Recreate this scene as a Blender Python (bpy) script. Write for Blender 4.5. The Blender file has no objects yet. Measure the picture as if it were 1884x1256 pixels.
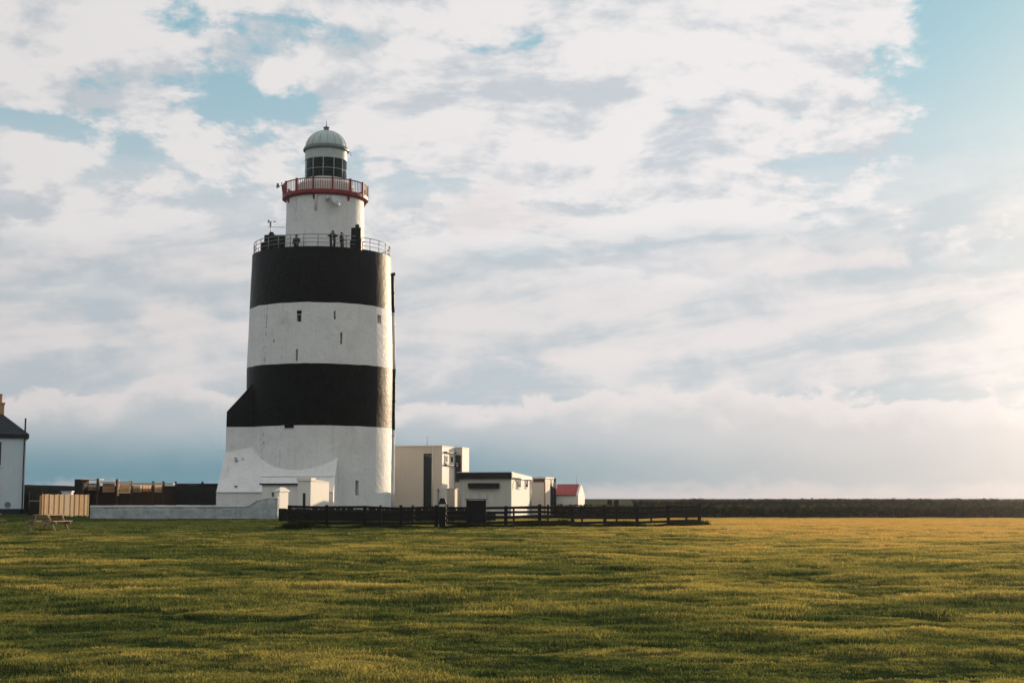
import bpy, bmesh, math, random
import numpy as np
from mathutils import Vector, Matrix

R = math.radians
random.seed(7)
rng = np.random.default_rng(11)
scene = bpy.context.scene
COL = scene.collection

# ------------------------------------------------------------------ camera
PITCH = R(6.30)
EYE = 1.6
FPX = 2617.0
cam_d = bpy.data.cameras.new('camera')
cam_d.sensor_width = 36.0
cam_d.lens = 50.0
cam_d.clip_start = 0.3
cam_d.clip_end = 12000
cam = bpy.data.objects.new('camera', cam_d)
COL.objects.link(cam)
cam.location = (0, 0, EYE)
cam.rotation_euler = (R(90) + PITCH, 0, 0)
scene.camera = cam

# ------------------------------------------------------------------ light
SUN_AZ = R(33.5)      # to the right of the view axis, behind the buildings
SUN_EL = R(8.0)
SUN_DIR = Vector((math.sin(SUN_AZ) * math.cos(SUN_EL), math.cos(SUN_AZ) * math.cos(SUN_EL), math.sin(SUN_EL)))
sun_d = bpy.data.lights.new('sun', 'SUN')
sun_d.energy = 5.0
sun_d.angle = R(0.6)
sun_d.color = (1.0, 0.745, 0.49)
sun = bpy.data.objects.new('sun', sun_d)
COL.objects.link(sun)
sun.rotation_euler = (-SUN_DIR).to_track_quat('-Z', 'Y').to_euler()

scene.view_settings.view_transform = 'Standard'
scene.view_settings.look = 'None'
scene.view_settings.exposure = 0.0
scene.view_settings.gamma = 1.0
scene.view_settings.use_curve_mapping = False
scene.cycles.max_bounces = 5
scene.cycles.transparent_max_bounces = 12


# ------------------------------------------------------------------ node helpers
class G:
    """small wrapper for writing node maths as expressions"""
    def __init__(self, tree):
        self.t = tree

    def n(self, typ, **kw):
        nd = self.t.nodes.new(typ)
        for k, v in kw.items():
            setattr(nd, k, v)
        return nd

    def put(self, sock, v):
        if isinstance(v, bpy.types.NodeSocket):
            self.t.links.new(v, sock)
        else:
            if hasattr(sock.default_value, '__len__') and not hasattr(v, '__len__'):
                v = [v] * len(sock.default_value)
            if hasattr(v, '__len__') and len(sock.default_value) == 4 and len(v) == 3:
                v = (*v, 1.0)
            sock.default_value = v

    def m(self, op, a, b=0.0, c=None, clamp=False):
        nd = self.n('ShaderNodeMath', operation=op, use_clamp=clamp)
        self.put(nd.inputs[0], a)
        self.put(nd.inputs[1], b)
        if c is not None:
            self.put(nd.inputs[2], c)
        return nd.outputs[0]

    def add(self, a, b): return self.m('ADD', a, b)
    def sub(self, a, b): return self.m('SUBTRACT', a, b)
    def mul(self, a, b): return self.m('MULTIPLY', a, b)
    def div(self, a, b): return self.m('DIVIDE', a, b)

    def ss(self, x, lo, hi, a=0.0, b=1.0):
        nd = self.n('ShaderNodeMapRange', interpolation_type='SMOOTHSTEP')
        self.put(nd.inputs[0], x); self.put(nd.inputs[1], lo); self.put(nd.inputs[2], hi)
        self.put(nd.inputs[3], a); self.put(nd.inputs[4], b)
        return nd.outputs[0]

    def lin(self, x, lo, hi, a=0.0, b=1.0):
        nd = self.n('ShaderNodeMapRange')
        self.put(nd.inputs[0], x); self.put(nd.inputs[1], lo); self.put(nd.inputs[2], hi)
        self.put(nd.inputs[3], a); self.put(nd.inputs[4], b)
        return nd.outputs[0]

    def mix(self, f, a, b, blend='MIX'):
        nd = self.n('ShaderNodeMix', data_type='RGBA', blend_type=blend)
        self.put(nd.inputs[0], f); self.put(nd.inputs[6], a); self.put(nd.inputs[7], b)
        return nd.outputs[2]

    def xyz(self, x, y, z):
        nd = self.n('ShaderNodeCombineXYZ')
        self.put(nd.inputs[0], x); self.put(nd.inputs[1], y); self.put(nd.inputs[2], z)
        return nd.outputs[0]

    def sep(self, v):
        nd = self.n('ShaderNodeSeparateXYZ')
        self.put(nd.inputs[0], v)
        return nd.outputs

    def noise(self, vec, scale, detail=4, rough=0.5, dist=0.0):
        nd = self.n('ShaderNodeTexNoise')
        self.put(nd.inputs['Vector'], vec)
        nd.inputs['Scale'].default_value = scale
        nd.inputs['Detail'].default_value = detail
        nd.inputs['Roughness'].default_value = rough
        nd.inputs['Distortion'].default_value = dist
        return nd.outputs['Fac']

    def vmul(self, v, s):
        nd = self.n('ShaderNodeVectorMath', operation='MULTIPLY')
        self.put(nd.inputs[0], v); self.put(nd.inputs[1], s)
        return nd.outputs[0]

    def gauss(self, az, el, a0, e0, ra, re):
        p = self.m('POWER', self.div(self.sub(az, a0), ra), 2.0)
        q = self.m('POWER', self.div(self.sub(el, e0), re), 2.0)
        return self.m('EXPONENT', self.mul(self.add(p, q), -1.0))


# ------------------------------------------------------------------ world: Nishita sky under broken cloud
def build_world():
    w = bpy.data.worlds.new('World')
    scene.world = w
    w.use_nodes = True
    w.cycles.sampling_method = 'MANUAL'
    w.cycles.sample_map_resolution = 256
    t = w.node_tree
    t.nodes.clear()
    g = G(t)
    STR = 0.10

    def lc(*c):
        return tuple(v / STR for v in c)
    sky = g.n('ShaderNodeTexSky')
    sky.sky_type = 'NISHITA'
    sky.sun_disc = False
    sky.sun_elevation = SUN_EL
    sky.sun_rotation = SUN_AZ
    sky.air_density = 1.0
    sky.dust_density = 0.6
    sky.ozone_density = 1.2
    tc = g.n('ShaderNodeTexCoord')
    nrm = g.n('ShaderNodeVectorMath', operation='NORMALIZE')
    g.put(nrm.inputs[0], tc.outputs['Generated'])
    d = nrm.outputs[0]
    x, y, z = g.sep(d)
    el = g.m('ARCSINE', z)
    az = g.m('ARCTAN2', x, y)
    zc = g.m('MAXIMUM', z, 0.0)
    dt = g.n('ShaderNodeVectorMath', operation='DOT_PRODUCT')
    g.put(dt.inputs[0], d); dt.inputs[1].default_value = SUN_DIR
    dot = dt.outputs['Value']
    warm = g.ss(dot, 0.77, 0.985)

    # --- clear sky, paler towards the horizon
    blue = g.mix(1.0, sky.outputs[0], (0.85, 1.0, 1.0), 'MULTIPLY')
    blue = g.mix(0.75, blue, lc(0.34, 0.60, 0.71))
    c = g.mix(g.mul(g.ss(el, 0.34, 0.14), 0.75), blue, lc(0.66, 0.71, 0.76))

    # --- veil of thin streaks, tilted up to the right, mottled with small cloud
    S = g.xyz(g.mul(x, 3.0), g.mul(y, 3.0), g.sub(g.mul(z, 20.0), g.mul(x, 2.6)))
    s1 = g.noise(S, 1.7, 5, 0.55, 0.7)
    Q = g.xyz(x, y, g.mul(z, 1.7))
    q1 = g.noise(Q, 21.0, 7, 0.60, 0.25)
    sv = g.add(g.mul(s1, 0.62), g.mul(q1, 0.38))
    veil_c = g.mix(g.ss(sv, 0.38, 0.60), lc(0.50, 0.565, 0.61), lc(0.81, 0.765, 0.76))
    veil = g.mul(g.ss(el, 0.27, 0.15), g.ss(sv, 0.22, 0.46))
    c = g.mix(g.mul(veil, 0.92), c, veil_c)

    # --- high broken deck, seen in perspective
    k = g.add(zc, 0.24)
    px_, py_ = g.div(x, k), g.div(y, k)
    P = g.xyz(px_, py_, 3.7)
    n1 = g.noise(P, 3.3, 8, 0.60, 0.25)
    n1s = g.noise(g.xyz(g.add(px_, 0.035), g.add(py_, 0.055), 3.7), 3.3, 6, 0.60, 0.25)
    n2 = g.noise(g.xyz(px_, g.mul(py_, 0.85), 8.2), 10.0, 6, 0.62, 0.2)
    bias = g.mul(g.gauss(az, el, 0.405, 0.345, 0.115, 0.150), -0.75)
    bias = g.add(bias, g.mul(g.gauss(az, el, 0.33, 0.215, 0.10, 0.040), -0.36))
    bias = g.add(bias, g.mul(g.gauss(az, el, -0.215, 0.262, 0.036, 0.017), -0.17))
    bias = g.add(bias, g.mul(g.gauss(az, el, -0.160, 0.275, 0.045, 0.012), -0.17))
    bias = g.add(bias, g.mul(g.gauss(az, el, -0.33, 0.250, 0.045, 0.010), -0.20))
    bias = g.add(bias, g.mul(g.gauss(az, el, -0.030, 0.263, 0.030, 0.010), -0.21))
    bias = g.add(bias, g.mul(g.gauss(az, el, -0.225, 0.325, 0.030, 0.010), -0.18))
    bias = g.add(bias, g.mul(g.gauss(az, el, -0.06, 0.218, 0.06, 0.009), -0.16))
    bias = g.add(bias, g.mul(g.gauss(az, el, 0.13, 0.29, 0.15, 0.09), 0.17))
    bias = g.add(bias, g.mul(g.gauss(az, el, -0.33, 0.315, 0.11, 0.05), 0.26))
    f = g.add(g.add(g.mul(n1, 1.15), g.mul(n2, 0.80)), bias)
    cov = g.ss(f, 0.80, 0.96)
    relief = g.mul(g.sub(n1, n1s), 4.2)
    lum = g.add(g.add(0.56, relief), g.mul(g.sub(n2, 0.5), 1.1))
    deck = g.mix(g.ss(lum, 0.12, 0.74), lc(0.58, 0.625, 0.67), lc(0.865, 0.838, 0.833))
    covf = g.mul(cov, g.ss(g.add(el, g.mul(g.sub(n1, 0.5), 0.16)), 0.135, 0.205))
    c = g.mix(covf, c, deck)

    # --- cumulus, as single heads and as a bank along the horizon
    q0 = g.noise(g.xyz(x, y, 0.4), 4.5, 2, 0.5, 0.0)
    for (a0, e0, ra, re, am) in ((-0.231, 0.119, 0.032, 0.015, 0.75), (0.225, 0.162, 0.060, 0.010, 0.7), (-0.012, 0.200, 0.055, 0.020, 0.75), (0.07, 0.10, 0.09, 0.008, 0.6)):
        u = g.ss(g.add(g.gauss(az, el, a0, e0, ra, re), g.mul(g.sub(q1, 0.5), 1.8)), 0.30, 0.85)
        c = g.mix(g.mul(u, am), c, lc(0.83, 0.775, 0.765))
    top = g.add(0.070, g.mul(g.sub(q0, 0.5), 0.040))
    top = g.add(top, g.mul(g.gauss(az, el, -0.220, 0.09, 0.055, 0.5), 0.020))
    dep = g.sub(g.add(top, g.mul(g.sub(q1, 0.5), 0.060)), el)
    inb = g.ss(dep, -0.002, 0.004)
    mid_c = g.mix(warm, lc(0.52, 0.575, 0.61), lc(0.68, 0.655, 0.645))
    base_c = g.mix(warm, lc(0.17, 0.335, 0.405), lc(0.655, 0.625, 0.605))
    bc = g.mix(g.ss(dep, 0.004, 0.030), lc(0.81, 0.765, 0.755), mid_c)
    hi_ = g.add(0.056, g.mul(warm, -0.012))
    bc = g.mix(g.ss(g.add(el, g.mul(g.sub(q1, 0.5), 0.014)), hi_, 0.016), bc, base_c)
    foot = g.ss(g.add(el, g.mul(g.sub(q1, 0.5), 0.034)), 0.014, 0.003)
    bc = g.mix(g.mul(foot, 0.85), bc, g.mix(warm, lc(0.60, 0.56, 0.57), lc(0.80, 0.70, 0.66)))
    c = g.mix(g.mul(inb, 0.95), c, bc)

    # --- cloud dims away from the sun and glows towards it
    fall = g.lin(dot, 0.45, 0.90, 0.81, 1.0)
    c = g.mix(1.0, c, g.xyz(fall, fall, fall), 'MULTIPLY')
    glow = g.ss(dot, 0.940, 1.0)
    c = g.mix(g.mul(glow, 0.28), c, lc(1.20, 1.08, 0.95))
    # below the horizon: dull ground tone
    c = g.mix(g.ss(z, -0.004, -0.03), c, (0.8, 0.8, 0.6))
    bg = g.n('ShaderNodeBackground')
    g.put(bg.inputs[0], c)
    bg.inputs[1].default_value = STR
    out = g.n('ShaderNodeOutputWorld')
    t.links.new(bg.outputs[0], out.inputs[0])


build_world()


# ------------------------------------------------------------------ pixel <-> place (survey of the photograph, used only to read off sizes)
def at(px, py, Y):
    """the point at distance Y that the photograph shows at (px, py)"""
    u, v = px - 942.0, 628.0 - py
    dy = FPX * math.cos(PITCH) - v * math.sin(PITCH)
    dz = FPX * math.sin(PITCH) + v * math.cos(PITCH)
    s = Y / dy
    return Vector((u * s, Y, EYE + dz * s))


def X_(px, Y, py=917): return at(px, py, Y).x
def Z_(py, Y): return at(942, py, Y).z


# ------------------------------------------------------------------ materials
def new_mat(name):
    m = bpy.data.materials.new(name)
    m.use_nodes = True
    t = m.node_tree
    t.nodes.clear()
    g = G(t)
    out = g.n('ShaderNodeOutputMaterial')
    b = g.n('ShaderNodeBsdfPrincipled')
    t.links.new(b.outputs[0], out.inputs[0])
    return m, g, b, out


def paint(name, col, var=0.12, rough=0.6, scale=1.0, stain=None, stain_amt=0.35, bump=0.25, bscale=9.0, streak=0.0, spec=0.5, metal=0.0):
    m, g, b, out = new_mat(name)
    tc = g.n('ShaderNodeTexCoord')
    ob = tc.outputs['Object']
    n = g.noise(ob, 0.9 * scale, 6, 0.6)
    f = g.noise(ob, 6.0 * scale, 5, 0.6)
    k = g.lin(g.add(g.mul(n, 0.6), g.mul(f, 0.4)), 0.3, 0.7, 1.0 - var, 1.0 + var * 0.5)
    c = g.mix(1.0, col, g.xyz(k, k, k), 'MULTIPLY')
    if stain is not None:
        s = g.ss(g.noise(ob, 1.7 * scale, 8, 0.68, 0.4), 0.53, 0.72)
        c = g.mix(g.mul(s, stain_amt), c, stain)
    if streak:
        x, y, z = g.sep(ob)
        sv = g.noise(g.xyz(g.mul(x, 3.2), g.mul(y, 3.2), g.mul(z, 0.22)), 1.6 * scale, 5, 0.6)
        c = g.mix(g.mul(g.ss(sv, 0.52, 0.72), streak), c, (0.20, 0.19, 0.16))
    g.put(b.inputs['Base Color'], c)
    g.put(b.inputs['Roughness'], g.lin(f, 0.3, 0.7, rough - 0.07, rough + 0.07))
    b.inputs['Specular IOR Level'].default_value = spec
    b.inputs['Metallic'].default_value = metal
    bp = g.n('ShaderNodeBump')
    bp.inputs['Strength'].default_value = bump
    bp.inputs['Distance'].default_value = 0.03
    g.put(bp.inputs['Height'], g.noise(ob, bscale, 6, 0.6))
    m.node_tree.links.new(bp.outputs[0], b.inputs['Normal'])
    return m


def tower_white():
    """whitewash with weather streaks, and the rust and damp runs the photograph shows at two bearings"""
    m = paint('whitewash', (0.76, 0.765, 0.745), 0.14, 0.62, 0.6, (0.42, 0.40, 0.34), 0.30, 0.75, 2.6, 0.14)
    t = m.node_tree
    g = G(t)
    b = [n for n in t.nodes if n.type == 'BSDF_PRINCIPLED'][0]
    src = b.inputs['Base Color'].links[0].from_socket
    ob = [n for n in t.nodes if n.type == 'TEX_COORD'][0].outputs['Object']
    x, y, z = g.sep(ob)
    ang = g.m('ARCTAN2', x, g.mul(y, -1.0))
    w = g.noise(g.xyz(0.0, 0.0, g.mul(z, 0.9)), 1.5, 4, 0.6)
    for a0, wd, col, amt in ((-0.69, 0.020, (0.16, 0.15, 0.12), 0.8), (-0.74, 0.012, (0.30, 0.13, 0.06), 0.7), (-0.40, 0.010, (0.24, 0.22, 0.18), 0.5)):
        d = g.m('ABSOLUTE', g.sub(ang, g.add(a0, g.mul(g.sub(w, 0.5), 0.06))))
        br = g.noise(g.xyz(g.mul(ang, 8.0), a0, g.mul(z, 1.6)), 1.2, 4, 0.6)
        f = g.mul(g.ss(d, wd, 0.0), g.ss(br, 0.46, 0.60))
        src = g.mix(g.mul(f, amt), src, col)
    t.links.new(src, b.inputs['Base Color'])
    return m


M = {}


def rubble(m, amt=0.40):
    """rubble stones showing as lumps through thick paint"""
    t = m.node_tree
    g = G(t)
    bp = [n for n in t.nodes if n.type == 'BUMP'][0]
    ob = [n for n in t.nodes if n.type == 'TEX_COORD'][0].outputs['Object']
    vo = g.n('ShaderNodeTexVoronoi', feature='SMOOTH_F1')
    vo.inputs['Scale'].default_value = 1.7
    g.put(vo.inputs['Vector'], g.vmul(ob, (1.0, 1.0, 1.6)))
    old = bp.inputs['Height'].links[0].from_socket
    g.put(bp.inputs['Height'], g.add(old, g.mul(vo.outputs['Distance'], -amt)))
    bp.inputs['Distance'].default_value = 0.05
    return m


M['white'] = rubble(tower_white())
M['render'] = paint('white_render', (0.80, 0.77, 0.71), 0.10, 0.7, 1.2, (0.50, 0.46, 0.38), 0.25, 0.3, 5.0, 0.15)
M['black'] = paint('black_masonry_paint', (0.0022, 0.0048, 0.0062), 0.35, 0.46, 0.7, (0.010, 0.012, 0.012), 0.35, 0.55, 2.2, 0.0, 0.08)
rubble(M['black'])
M['cream'] = paint('cream_render', (0.80, 0.70, 0.58), 0.08, 0.75, 1.0, (0.55, 0.46, 0.34), 0.2, 0.2, 6.0, 0.10)
M['grey_render'] = paint('grey_render', (0.62, 0.60, 0.53), 0.10, 0.75, 1.0, (0.42, 0.40, 0.34), 0.25, 0.2, 6.0, 0.15)
M['house'] = paint('house_paint', (0.60, 0.70, 0.74), 0.08, 0.7, 1.0, (0.40, 0.46, 0.48), 0.25, 0.25, 6.0, 0.15)
M['lowwall'] = paint('worn_limewash', (0.44, 0.49, 0.48), 0.5, 0.85, 2.2, (0.16, 0.20, 0.19), 0.95, 0.9, 5.0, 0.35)
rubble(M['lowwall'], 1.2)
M['coping'] = paint('pale_coping', (0.66, 0.66, 0.62), 0.2, 0.85, 1.6, (0.36, 0.37, 0.34), 0.5, 0.6, 7.0)
M['slate'] = paint('slate', (0.022, 0.032, 0.038), 0.3, 0.6, 2.0, (0.04, 0.045, 0.045), 0.3, 0.4, 8.0, spec=0.2)
M['fascia'] = paint('dark_fascia', (0.006, 0.009, 0.011), 0.2, 0.6, 2.0, spec=0.2)
M['darkwood'] = paint('weathered_dark_timber', (0.020, 0.019, 0.017), 0.4, 0.85, 3.0, (0.045, 0.042, 0.036), 0.4, 0.5, 14.0, spec=0.15)
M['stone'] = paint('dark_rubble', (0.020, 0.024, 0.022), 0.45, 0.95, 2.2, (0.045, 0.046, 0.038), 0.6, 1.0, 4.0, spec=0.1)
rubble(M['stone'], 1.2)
M['wood'] = paint('new_softwood', (0.66, 0.38, 0.15), 0.25, 0.7, 2.0, (0.40, 0.22, 0.10), 0.5, 0.4, 12.0)
M['wood_pale'] = paint('pale_softwood', (0.70, 0.48, 0.26), 0.2, 0.7, 2.0, (0.45, 0.29, 0.14), 0.4, 0.4, 12.0)
M['red'] = paint('red_iron_paint', (0.24, 0.022, 0.022), 0.3, 0.5, 2.5, (0.11, 0.02, 0.018), 0.6, 0.3, 10.0, spec=0.3)
M['redroof'] = paint('red_roof_sheet', (0.36, 0.035, 0.032), 0.2, 0.55, 1.5, (0.25, 0.06, 0.05), 0.4, 0.3, 8.0)
M['dome'] = paint('pale_grey_dome_paint', (0.46, 0.54, 0.51), 0.15, 0.45, 1.6, (0.30, 0.34, 0.31), 0.4, 0.2, 8.0, spec=0.3)
M['dome_trim'] = paint('grey_trim', (0.12, 0.16, 0.155), 0.2, 0.5, 2.0, spec=0.3)
M['metal'] = paint('grey_metal', (0.22, 0.23, 0.23), 0.2, 0.45, 3.0, None, 0, 0.1, 10.0, 0, 0.5, 0.5)
M['steel'] = paint('pale_steel', (0.55, 0.57, 0.57), 0.2, 0.4, 3.0, None, 0, 0.1, 10.0, 0, 0.5, 0.3)
M['brick'] = paint('chimney_brick', (0.46, 0.25, 0.12), 0.25, 0.85, 2.5, (0.28, 0.16, 0.09), 0.4, 0.5, 10.0)
M['concrete'] = paint('deck_concrete', (0.30, 0.30, 0.28), 0.2, 0.85, 2.0, (0.18, 0.18, 0.16), 0.5, 0.4, 8.0)
M['dark'] = paint('dark_recess', (0.012, 0.015, 0.016), 0.2, 0.6, 2.0)
M['door_red'] = paint('oxblood_door', (0.12, 0.03, 0.025), 0.2, 0.6, 2.0)
M['cloth_dark'] = paint('dark_cloth', (0.003, 0.005, 0.007), 0.3, 0.9, 6.0, None, 0, 0.3, 30)
M['cloth_green'] = paint('green_jacket', (0.008, 0.022, 0.018), 0.3, 0.9, 6.0, None, 0, 0.3, 30)
M['cloth_plum'] = paint('plum_jacket', (0.012, 0.009, 0.014), 0.3, 0.9, 6.0, None, 0, 0.3, 30)
M['skin'] = paint('skin', (0.22, 0.13, 0.10), 0.1, 0.7, 6.0)
M['hair'] = paint('hair', (0.02, 0.015, 0.012), 0.2, 0.6, 10.0)


M['wood_old'] = paint('weathered_softwood', (0.36, 0.235, 0.125), 0.3, 0.8, 3.0, (0.18, 0.13, 0.08), 0.5, 0.4, 12.0)
M['brown'] = paint('brown_timber', (0.060, 0.036, 0.022), 0.4, 0.85, 3.0, (0.12, 0.075, 0.04), 0.5, 0.5, 12.0, spec=0.2)
M['limewash'] = rubble(paint('limewash', (0.78, 0.775, 0.745), 0.16, 0.65, 0.7, (0.46, 0.44, 0.38), 0.35, 0.75, 2.6, 0.12))


def glass_mat(name, col=(0.02, 0.03, 0.032), rough=0.06, trans=0.0):
    m, g, b, out = new_mat(name)
    g.put(b.inputs['Base Color'], col)
    b.inputs['Roughness'].default_value = rough
    b.inputs['IOR'].default_value = 1.5
    b.inputs['Transmission Weight'].default_value = trans
    tc = g.n('ShaderNodeTexCoord')
    bp = g.n('ShaderNodeBump')
    bp.inputs['Strength'].default_value = 0.05
    g.put(bp.inputs['Height'], g.noise(tc.outputs['Object'], 1.2, 2, 0.5))
    m.node_tree.links.new(bp.outputs[0], b.inputs['Normal'])
    return m


M['glass'] = glass_mat('window_glass')


def lantern_glass():
    m = bpy.data.materials.new('lantern_glass')
    m.use_nodes = True
    t = m.node_tree; t.nodes.clear()
    g = G(t)
    out = g.n('ShaderNodeOutputMaterial')
    tr = g.n('ShaderNodeBsdfTransparent'); tr.inputs[0].default_value = (0.10, 0.22, 0.26, 1)
    gl = g.n('ShaderNodeBsdfGlossy'); gl.inputs['Roughness'].default_value = 0.05; gl.inputs['Color'].default_value = (0.6, 0.85, 0.9, 1)
    fr = g.n('ShaderNodeFresnel'); fr.inputs[0].default_value = 1.25
    mx = g.n('ShaderNodeMixShader')
    t.links.new(fr.outputs[0], mx.inputs[0]); t.links.new(tr.outputs[0], mx.inputs[1]); t.links.new(gl.outputs[0], mx.inputs[2])
    t.links.new(mx.outputs[0], out.inputs[0])
    return m


M['lantern_glass'] = lantern_glass()
M['lens'] = paint('optic_prisms', (0.06, 0.08, 0.07), 0.3, 0.12, 4.0, None, 0, 0.1, 8, 0, 0.9)
M['brass'] = paint('brass', (0.55, 0.38, 0.12), 0.2, 0.25, 4.0, None, 0, 0.1, 8, 0, 0.5, 0.9)

GREEN_D = (0.027, 0.060, 0.032)
GREEN_L = (0.150, 0.185, 0.066)
STRAW = (0.40, 0.36, 0.125)


def grass_mat(name, dark=GREEN_D, light=GREEN_L, straw=STRAW, transl=0.45, gold=(0.64, 0.45, 0.18)):
    m = bpy.data.materials.new(name)
    m.use_nodes = True
    t = m.node_tree; t.nodes.clear()
    g = G(t)
    out = g.n('ShaderNodeOutputMaterial')
    at_ = g.n('ShaderNodeAttribute', attribute_type='INSTANCER', attribute_name='dry')
    oi = g.n('ShaderNodeObjectInfo')
    ge = g.n('ShaderNodeTexCoord')
    x, y, z = g.sep(ge.outputs['Object'])
    v = g.noise(ge.outputs['Object'], 40.0, 2, 0.5)
    c = g.mix(g.lin(oi.outputs['Random'], 0, 1), dark, light)
    dry = g.add(at_.outputs['Fac'], g.mul(g.sub(v, 0.5), 0.5))
    c = g.mix(g.ss(dry, 0.12, 0.70), c, straw)
    c = g.mix(g.ss(dry, 0.60, 1.05), c, gold)
    df = g.n('ShaderNodeBsdfDiffuse'); g.put(df.inputs[0], c)
    tl = g.n('ShaderNodeBsdfTranslucent'); g.put(tl.inputs[0], g.mix(1.0, c, (1.25, 1.10, 0.65), 'MULTIPLY'))
    mx = g.n('ShaderNodeMixShader'); mx.inputs[0].default_value = transl
    t.links.new(df.outputs[0], mx.inputs[1]); t.links.new(tl.outputs[0], mx.inputs[2])
    t.links.new(mx.outputs[0], out.inputs[0])
    return m


M['grass'] = grass_mat('grass_blades')
M['leaf'] = grass_mat('hedge_leaf', (0.018, 0.030, 0.016), (0.045, 0.058, 0.028), (0.14, 0.11, 0.05), 0.3, (0.16, 0.12, 0.055))


def ground_mat():
    m, g, b, out = new_mat('turf')
    ge = g.n('ShaderNodeNewGeometry')
    p = ge.outputs['Position']
    big = g.noise(p, 0.13, 5, 0.6, 0.3)
    med = g.noise(p, 0.9, 6, 0.62, 0.3)
    fin = g.noise(p, 9.0, 5, 0.65)
    at_ = g.n('ShaderNodeAttribute', attribute_type='GEOMETRY', attribute_name='dry')
    c = g.mix(g.ss(g.add(g.mul(med, 0.6), g.mul(fin, 0.4)), 0.36, 0.64), (0.018, 0.034, 0.014), (0.050, 0.065, 0.021))
    dry = g.add(at_.outputs['Fac'], g.mul(g.sub(fin, 0.5), 0.8))
    c = g.mix(g.ss(dry, 0.15, 0.95), c, (0.20, 0.155, 0.055))
    g.put(b.inputs['Base Color'], c)
    b.inputs['Roughness'].default_value = 0.95
    b.inputs['Specular IOR Level'].default_value = 0.0
    bp = g.n('ShaderNodeBump')
    bp.inputs['Strength'].default_value = 0.9
    bp.inputs['Distance'].default_value = 0.05
    g.put(bp.inputs['Height'], g.add(g.mul(med, 0.5), fin))
    m.node_tree.links.new(bp.outputs[0], b.inputs['Normal'])
    return m


M['turf'] = ground_mat()


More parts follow.
